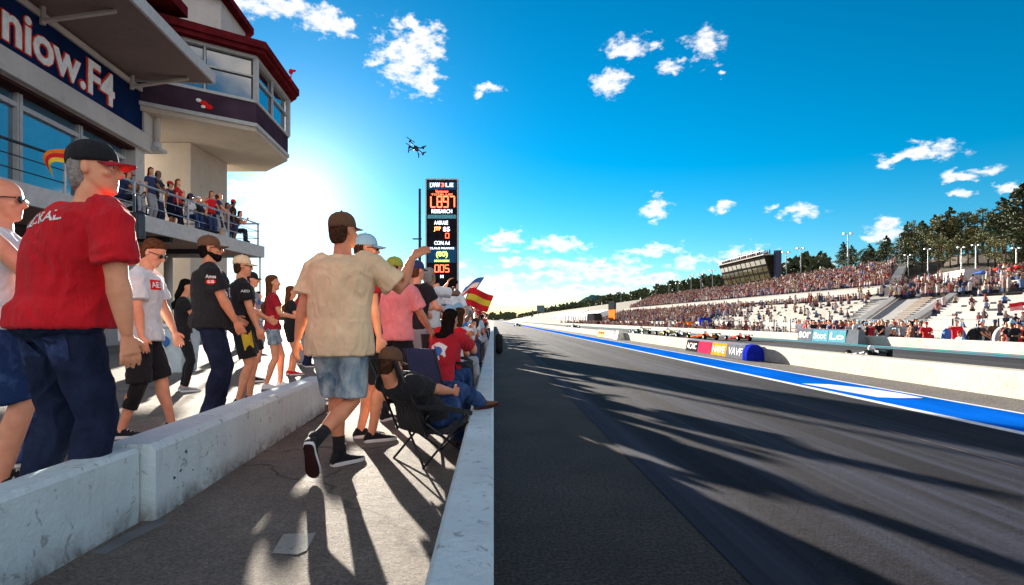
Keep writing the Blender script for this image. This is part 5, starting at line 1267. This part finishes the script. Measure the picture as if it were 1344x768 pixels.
    def store(lst, dd, lod):
        r, b, so, to = person('x', (0,0,-50), 0, 1.76, lod=lod, group=None, seed=len(lst)+3, **dd)
        ch = []
        for c in r.children: ch.append((c.name.split('.')[0], c.data, [(k.name.split('.')[0], k.data) for k in c.children]))
        kids = [(c, list(c.children)) for c in r.children]
        for c, ks in kids:
            for k in ks: bpy.data.objects.remove(k)
            bpy.data.objects.remove(c)
        bpy.data.objects.remove(r); lst.append(ch)
    for d in defs+seated: store(V2, d, 2)
    for d in defs+seated: store(V3, d, 3)
    NAMES = {'M_black':'black','M_white':'white','M_red':'red','M_tan':'sand','M_pink':'pink','M_navy':'navy','M_grey':'grey','M_maroon':'maroon','M_green':'green','M_orange':'orange','M_yellow':'yellow','M_blue':'blue','M_sky':'pale blue','M_brown':'brown'}
    TOPS = ['M_black','M_white','M_red','M_navy','M_grey','M_maroon','M_black','M_sky','M_orange','M_green','M_white','M_blue']; BOT = ['M_jean','M_black','M_jean2','M_grey','M_navy']; HR = ['M_hairb','M_hairk','M_hairg','M_hairr','M_hairk']; SK = ['M_skin','M_skin2','M_skin4','M_skin','M_skin3']
    def place(base, loc, face, label, group, s=1.0, top=None):
        t = thing('person', label, 'person', loc, -math.radians(face), group); t.scale = (s,s,s)
        ms = dict(shirt=g[top or random.choice(TOPS)], trousers=g[random.choice(BOT)], hair=g[random.choice(HR)], body=g[random.choice(SK)], cap=g[random.choice(['M_black','M_red','M_white','M_navy','M_sky'])])
        ms['shorts'] = ms['trousers']
        for nm, me, ks in base:
            o = link(nm, me, t)
            if nm in ms: o.material_slots[0].link = 'OBJECT'; o.material_slots[0].material = ms[nm]
            for kn, km in ks:
                k = link(kn, km, o)
                if nm == 'cap': k.material_slots[0].link = 'OBJECT'; k.material_slots[0].material = ms['cap']
        return t
    ordn = ordinals(98)+['hundredth','hundred-and-first','hundred-and-second','hundred-and-third']; random.seed(31)
    # spectators along the near wall
    used = []; pos = []; tries = 0
    while len(pos) < 78 and tries < 8000:
        tries += 1; Y = 8.8+random.random()**1.25*38; lim = max(-.175*Y, -3.6); X = random.uniform(lim, -.75)
        if all((X-a)**2+(Y-c)**2 > (.30 if Y < 20 else .22) for a, c in pos): pos.append((X, Y))
    pos.sort(key=lambda q: q[1])
    for i, (X, Y) in enumerate(pos):
        top = random.choice(TOPS); v = random.choice([0,1,2,3,4,5,0,1,2])
        place(V2[v] if Y < 22 else V3[v], (X,Y,0), random.uniform(20,75), f'standing spectator in a {NAMES[top]} top, {ordn[i]} nearest beside the walkway', 'spectators standing beyond the walkway', random.uniform(.9,1.05), top)
    for (X, Y, v, top) in ((-.98,7.25,0,'M_black'),(-1.30,7.9,3,'M_navy'),(-.92,8.2,1,'M_white')):
        place(V2[v], (X,Y,0), 40, f'standing spectator in a {NAMES[top]} top just beyond the pink shirted man', 'spectators standing beyond the walkway', 1.0, top)
    Y = 6.9; i = 0
    while Y < 40:
        top = random.choice(TOPS); X = -.60+random.uniform(-.06,.06)
        place(V2[6+i%3] if Y < 16 else V3[6+i%3], (X,Y,0), random.uniform(5,38), f'seated spectator in a {NAMES[top]} top, {ordn[i]} along the near wall beyond the jersey woman', 'spectators seated along the near wall', random.uniform(.92,1.02), top)
        if Y < 14: camp_chair(f'dark folding chair of the {ordn[i]} seated spectator along the near wall', (X,Y-.02,.12), 20, M_black, .3, 'folding chairs along the near wall')
        Y += .92+.03*i; i += 1
    for i in range(12):
        Y = 8.6+i*2.1; top = random.choice(TOPS)
        place(V3[6+random.randrange(3)], (-.98+random.uniform(-.12,.12)*0,Y,.04), random.uniform(35,80), f'seated spectator in a {NAMES[top]} top, {ordn[i]} in the second row from the near wall', 'spectators in the second row by the wall', .98, top)
    # more people on the platform
    for i, (X, Y, f, v, top) in enumerate(((-4.4,13,70,0,'M_red'),(-5.0,15,70,2,'M_black'),(-6.6,16,60,1,'M_grey'),(-7.6,14,75,3,'M_navy'),(-5.7,20,80,5,'M_white'),(-4.6,17,60,4,'M_orange'),(-8.5,19,40,0,'M_maroon'),(-6.5,12,70,2,'M_green'),(-4.0,12.2,70,1,'M_navy'))):
        place(V2[v], (X,Y,.05), f, f'spectator in a {NAMES[top]} top, {ordn[i]} of the small figures far back on the sunny platform', 'small figures on the platform', 1.0, top)
    # balcony
    random.seed(8); n = 0
    for k in range(24):
        Y = 16.2+k*.29; X = -10.45+(Y-12)*.084-.42-random.choice([0,.1,.55,1.0]); sit = random.random() < .45; v = 6+random.randrange(3) if sit else random.choice([0,3,2,5,3]); top = random.choice(['M_black','M_navy','M_red','M_grey','M_black','M_brown','M_white'])
        place(V3[v], (X,Y,3.98+(.1 if sit else 0)), random.uniform(60,110), f'{"seated" if sit else "standing"} spectator in a {NAMES[top]} top on the balcony, {ordn[n]} from its left end', 'spectators on the balcony', .95, top); n += 1
    # line along the far fence
    random.seed(12); n = 0; pts = []
    for k in range(84):
        px = 1046+k*1.95+random.uniform(-1,1); X = random.uniform(21.5,27); pts.append((px, X))
    for px in (1216,1222,1255,1262,1284,1290,1306): pts.append((px, random.uniform(22,25)))
    for k in range(10): pts.append((1321+k*2.6, random.uniform(20,23)))
    for px, X in sorted(pts):
        Y = X*F/(px-PX0); v = random.choice([0,1,2,3,5,0,4,6,7]); top = random.choice(['M_red','M_black','M_brown','M_black','M_white','M_navy','M_maroon','M_sky','M_grey','M_black','M_grey'])
        place(V3[v], (X,Y,-.80), random.uniform(150,300), f'{"seated" if v > 5 else "standing"} person in {NAMES[top]} behind the far wall, {ordn[min(n,len(ordn)-1)]} counted from the left', 'people behind the far wall', random.uniform(.95,1.06), top); n += 1
    # flags
    q = lambda px, py, Y: P(px, py, Y)
    fb, fw, fr, fy = M_blue, M_white, M_red, M_yellow
    flag('blue, white and red striped flag on a slanted pole held above the crowd', q(606,408,13), q(635,364,13), -.42, .42, [fb,fw,fr], 1, .5)
    flag('red and yellow striped flag fluttering just right of the blue, white and red one', q(604,412,12.6), q(617,378,12.6), .52, .40, [fr,fy,fr], 2, .5)
    flag('small orange pennant waved over the crowd below the timing board', q(570,425,11), q(585,401,11), .26, .16, [M_orange,M_red], 3, .3)
    flag('small red flag behind the left arm of the man in pink', q(560,430,12), q(566,385,12), .3, .2, [M_red,fw], 4, .4)
    flag('red and yellow flag showing behind the back of the man in red', q(100,250,6.5), q(92,193,6.5), -.24, .17, [M_orange,fr,fy], 5, .9)
    flag('red flag at the right edge in front of the white bleachers', q(1340,440,36), q(1343,396,36), -1.0, .5, [fr,M_pink], 2, .3)
    # cup in the hand of the bald man
    c = P(3,368,3.3); mb = MB(); mb.loft([(c-V((0,0,.06)), V((1,0,0)), V((0,1,0)), .032,.032),(c+V((0,0,.06)), V((1,0,0)), V((0,1,0)), .042,.042)], 14)
    solo(mb, 'cup', M_txtr, 'red plastic cup held by the bald man at the left edge', 'cup', tuple(c), smooth=True)
    # bin on the platform, gear behind the far wall
    c = (-6.2,11.0,.05); t = thing('storage_bin', 'pale blue-white plastic bin with a round sticker standing on the platform', 'bin', c)
    mb = MB(); mb.hexa([(-.34,-.3,0),(.34,-.3,0),(.34,.3,0),(-.34,.3,0),(-.40,-.35,.85),(.40,-.35,.85),(.40,.35,.85),(-.40,.35,.85)]); build(mb, 'tub', mat('bin_plastic', (.5,.62,.68), .5), t, bevel=.03)
    mb = MB(); mb.box((-.43,-.38,.852),(.43,.38,.93)); build(mb, 'lid', M_wpaint, t, bevel=.03); mb = MB(); mb.loft([(V((0,-.36,.6)), V((1,0,0)), V((0,0,1)), .17,.12),(V((0,-.372,.6)), V((1,0,0)), V((0,0,1)), .16,.11)], 16); build(mb, 'sticker', M_blue, t)
    for px, lab, m, r_ in ((1252,'blue round fan unit on a stand behind the far wall','M_blue',.55),(1284,'black round fan unit on a stand behind the far wall','M_black',.5),(1322,'grey round fan unit at the right edge behind the far wall','M_grey',.6)):
        X = 23; Y = X*F/(px-PX0); t = thing('fan_unit', lab, 'fan', (X,Y,-.8)); mb = MB(); mb.loft([(V((0,-.14,1.0)), V((1,0,0)), V((0,0,1)), r_*.9,r_*.9),(V((0,-.10,1.0)), V((1,0,0)), V((0,0,1)), r_,r_),(V((0,.10,1.0)), V((1,0,0)), V((0,0,1)), r_,r_)], 20); build(mb, 'drum', g[m], t, True)
        mb = MB(); mb.loft([(V((0,-.15,1.0)), V((1,0,0)), V((0,0,1)), r_*.35,r_*.35),(V((0,-.18,1.0)), V((1,0,0)), V((0,0,1)), r_*.3,r_*.3)], 12); build(mb, 'hub', M_steel, t)
        mb = MB(); mb.tube([(-.4,0,0),(-.3,0,.5),(.3,0,.5),(.4,0,0)], .04, 6); build(mb, 'stand', M_dsteel, t)

# ------------------------------------------------------------------ sky, sun, camera
CLOUDS = [(300,0,60,20),(370,12,55,20),(430,25,32,24),(455,35,18,16),(535,78,45,42),(560,60,28,26),(545,35,38,12),(500,82,20,10),(560,105,28,22),(637,118,20,8),(822,62,27,22),(800,112,24,16),(858,55,14,9),(880,88,16,12),(925,60,26,22),
  (955,92,7,5),(1215,200,58,13),(1175,208,30,9),(1292,222,28,8),(1258,232,18,8),(1316,244,26,6),(1260,258,18,6),(857,272,22,19),(855,290,12,8),(947,270,14,8),(1045,277,34,8),(1013,272,14,6),(1165,303,36,12),(1140,310,18,7),
  (660,310,34,12),(655,322,26,8),(735,320,42,11),(850,330,42,11),(700,345,60,12),(665,344,22,9),(790,357,70,14),(905,345,34,14),(980,333,36,14),(960,345,22,8),(730,365,60,10),(850,368,80,9),(640,372,60,14),(620,392,90,10),(760,385,120,10),(1040,352,60,10),(770,345,80,9),(690,392,70,7),(870,395,60,8),(580,350,40,9),(1000,362,50,7),(920,372,50,6),(320,248,60,14),(300,275,60,10),(420,300,60,9)]
def world():
    w = bpy.data.worlds.new('World'); sc.world = w; w.use_nodes = True; nt = w.node_tree; nt.nodes.clear()
    out = nt.nodes.new('ShaderNodeOutputWorld'); bg = nt.nodes.new('ShaderNodeBackground'); nt.links.new(bg.outputs[0], out.inputs[0])
    sky = nt.nodes.new('ShaderNodeTexSky'); sky.sky_type = 'NISHITA'; sky.sun_disc = False; sky.sun_elevation = SUN_EL; sky.sun_rotation = SUN_AZ
    sky.altitude = 0; sky.air_density = SKY_AIR; sky.dust_density = SKY_DUST; sky.ozone_density = SKY_OZ
    def mth(op, a, b=None, c=None, clamp=False):
        n = nt.nodes.new('ShaderNodeMath'); n.operation = op; n.use_clamp = clamp
        for i, v in enumerate((a, b, c)):
            if v is None: continue
            if isinstance(v, (int, float)): n.inputs[i].default_value = v
            else: nt.links.new(v, n.inputs[i])
        return n.outputs[0]
    tc = nt.nodes.new('ShaderNodeTexCoord'); d = tc.outputs['Generated']
    sp = nt.nodes.new('ShaderNodeSeparateXYZ'); nt.links.new(d, sp.inputs[0])
    az = mth('ARCTAN2', sp.outputs[0], sp.outputs[1]); el = mth('ARCSINE', sp.outputs[2])
    def wnoise(scale, detail, rough, stretch=1.6):
        mp = nt.nodes.new('ShaderNodeMapping'); mp.inputs['Scale'].default_value = (1,1,stretch); nt.links.new(d, mp.inputs[0])
        n = nt.nodes.new('ShaderNodeTexNoise'); n.inputs['Scale'].default_value = scale; n.inputs['Detail'].default_value = detail; n.inputs['Roughness'].default_value = rough; nt.links.new(mp.outputs[0], n.inputs[0]); return n
    nw = wnoise(16, 6, .6); sub = nt.nodes.new('ShaderNodeVectorMath'); sub.operation = 'SUBTRACT'; sub.inputs[1].default_value = (.5,.5,.5); nt.links.new(nw.outputs['Color'], sub.inputs[0])
    s2 = nt.nodes.new('ShaderNodeVectorMath'); s2.operation = 'SCALE'; s2.inputs['Scale'].default_value = .060; nt.links.new(sub.outputs[0], s2.inputs[0])
    cb = nt.nodes.new('ShaderNodeCombineXYZ'); nt.links.new(az, cb.inputs[0]); nt.links.new(el, cb.inputs[1])
    wp = nt.nodes.new('ShaderNodeVectorMath'); wp.operation = 'ADD'; nt.links.new(cb.outputs[0], wp.inputs[0]); nt.links.new(s2.outputs[0], wp.inputs[1])
    acc = None
    for px, py, rx, ry in CLOUDS:
        if rx == 0: continue
        a = math.atan((px-PX0)/F); e = math.atan((PY0-py)/F*math.cos(a)); ra = rx/F*math.cos(a)**2; re = ry/F*math.cos(a)*math.cos(e)**2
        v = nt.nodes.new('ShaderNodeVectorMath'); v.operation = 'SUBTRACT'; v.inputs[1].default_value = (a,e,0); nt.links.new(wp.outputs[0], v.inputs[0])
        u = nt.nodes.new('ShaderNodeVectorMath'); u.operation = 'MULTIPLY'; u.inputs[1].default_value = (1/ra,1/re,0); nt.links.new(v.outputs[0], u.inputs[0])
        l = nt.nodes.new('ShaderNodeVectorMath'); l.operation = 'LENGTH'; nt.links.new(u.outputs[0], l.inputs[0])
        q = mth('SUBTRACT', 1.35, l.outputs['Value']); acc = q if acc is None else mth('MAXIMUM', acc, q)
    nf = wnoise(46, 8, .62, 1.8).outputs['Fac']; dens = mth('ADD', acc, mth('MULTIPLY_ADD', nf, 3.0, -1.72))
    cov = nt.nodes.new('ShaderNodeMapRange'); cov.interpolation_type = 'SMOOTHSTEP'; nt.links.new(dens, cov.inputs[0]); cov.inputs[1].default_value = .05; cov.inputs[2].default_value = 1.0
    core = nt.nodes.new('ShaderNodeMapRange'); nt.links.new(dens, core.inputs[0]); core.inputs[1].default_value = .5; core.inputs[2].default_value = 1.6
    # blue of the clear sky, deepened for this crisp air
    hs = nt.nodes.new('ShaderNodeHueSaturation'); hs.inputs['Saturation'].default_value = SKY_SAT; hs.inputs['Value'].default_value = SKY_VAL; hs.inputs['Hue'].default_value = SKY_HUE; sk1 = mixc(nt, 1.0, sky.outputs[0], (.25,.25,.25), 'MULTIPLY'); gm = nt.nodes.new('ShaderNodeGamma'); gm.inputs[1].default_value = SKY_GAM; nt.links.new(sk1, gm.inputs[0]); sk2 = mixc(nt, 1.0, gm.outputs[0], (4.,4.,4.), 'MULTIPLY'); nt.links.new(sk2, hs.inputs['Color'])
    tint = mixc(nt, 1.0, hs.outputs[0], SKY_TINT, 'MULTIPLY')
    # forward scattering halo round the sun
    dt = nt.nodes.new('ShaderNodeVectorMath'); dt.operation = 'DOT_PRODUCT'; dt.inputs[1].default_value = SUN; nt.links.new(d, dt.inputs[0])
    hal = mth('ADD', mth('MULTIPLY', mth('POWER', mth('MAXIMUM', dt.outputs['Value'], 0), HALO[0]), HALO[1]), mth('MULTIPLY', mth('POWER', mth('MAXIMUM', dt.outputs['Value'], 0), HALO[2]), HALO[3]))
    hc = nt.nodes.new('ShaderNodeCombineColor')
    for i, k in enumerate((1.0,.95,.82)): nt.links.new(mth('MULTIPLY', hal, k), hc.inputs[i])
    base = mixc(nt, 1.0, tint, hc.outputs[0], 'ADD')
    cl = mixc(nt, core.outputs[0], CLOUD_HI, CLOUD_LO)
    lm = nt.nodes.new('ShaderNodeMix'); lm.data_type = 'RGBA'
    lowf = nt.nodes.new('ShaderNodeMapRange'); nt.links.new(el, lowf.inputs[0]); lowf.inputs[1].default_value = .02; lowf.inputs[2].default_value = .22; lowf.inputs[3].default_value = .85; lowf.inputs[4].default_value = 1
    # unseen broken cloud deck added behind the camera to brighten the shaded sides
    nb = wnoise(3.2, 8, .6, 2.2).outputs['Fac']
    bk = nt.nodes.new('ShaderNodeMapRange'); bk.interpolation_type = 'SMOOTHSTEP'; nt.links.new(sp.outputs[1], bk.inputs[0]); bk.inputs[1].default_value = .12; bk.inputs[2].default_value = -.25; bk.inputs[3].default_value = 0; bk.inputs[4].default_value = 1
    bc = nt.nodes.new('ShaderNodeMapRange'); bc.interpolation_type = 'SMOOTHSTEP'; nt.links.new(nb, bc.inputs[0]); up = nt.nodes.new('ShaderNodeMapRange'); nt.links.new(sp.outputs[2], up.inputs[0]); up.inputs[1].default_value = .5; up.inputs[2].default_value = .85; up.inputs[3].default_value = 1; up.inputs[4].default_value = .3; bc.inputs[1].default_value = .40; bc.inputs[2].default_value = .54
    base = mixc(nt, mth('MULTIPLY', mth('MULTIPLY', bk.outputs[0], up.outputs[0]), bc.outputs[0]), base, FILL_CLOUD)
    fin = mixc(nt, mth('MULTIPLY', cov.outputs[0], lowf.outputs[0]), base, cl)
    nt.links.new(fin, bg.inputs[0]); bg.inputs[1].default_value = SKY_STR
SKY_AIR, SKY_DUST, SKY_OZ, SKY_SAT, SKY_VAL, SKY_HUE, SKY_STR = 1.0, .05, 4.0, 1.22, .60, .477, .058
SKY_GAM = 1.3; FILL_CLOUD = (6.1,5.6,5.2); SKY_TINT = (1.0,.95,1.0); HALO = (45., .9, 260., 3.); CLOUD_HI, CLOUD_LO = (4.4,4.3,4.15), (2.7,2.9,3.15)
def setup():
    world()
    s = bpy.data.lights.new('sun', 'SUN'); s.energy = 4.6; s.angle = math.radians(.55); s.color = (1,.90,.76)
    o = bpy.data.objects.new('sun', s); C.objects.link(o); o.rotation_euler = (-SUN).to_track_quat('-Z', 'Y').to_euler()
    cam = bpy.data.cameras.new('camera'); co = bpy.data.objects.new('camera', cam); C.objects.link(co)
    cam.sensor_width = 36; cam.lens = 36*F/1344; cam.shift_x = (672-PX0)/1344; cam.shift_y = (PY0-384)/1344
    cam.clip_start = .05; cam.clip_end = 20000; co.location = (0,0,H0); co.rotation_euler = (math.pi/2,0,0); sc.camera = co
    sc.view_settings.view_transform = 'Standard'; sc.view_settings.look = 'None'; sc.view_settings.gamma = 1; sc.view_settings.exposure = EXPO
    sc.render.resolution_x = 1024; sc.render.resolution_y = 585
    sc.cycles.max_bounces = 4; sc.cycles.use_denoising = True
EXPO = 2.3
import time
T0 = time.time()
init_mats()
for fn in (setup, ground, roads, barriers, median_things, building, scoreboard, far_side, people):
    fn(); print('BUILT', fn.__name__, round(time.time()-T0, 1))
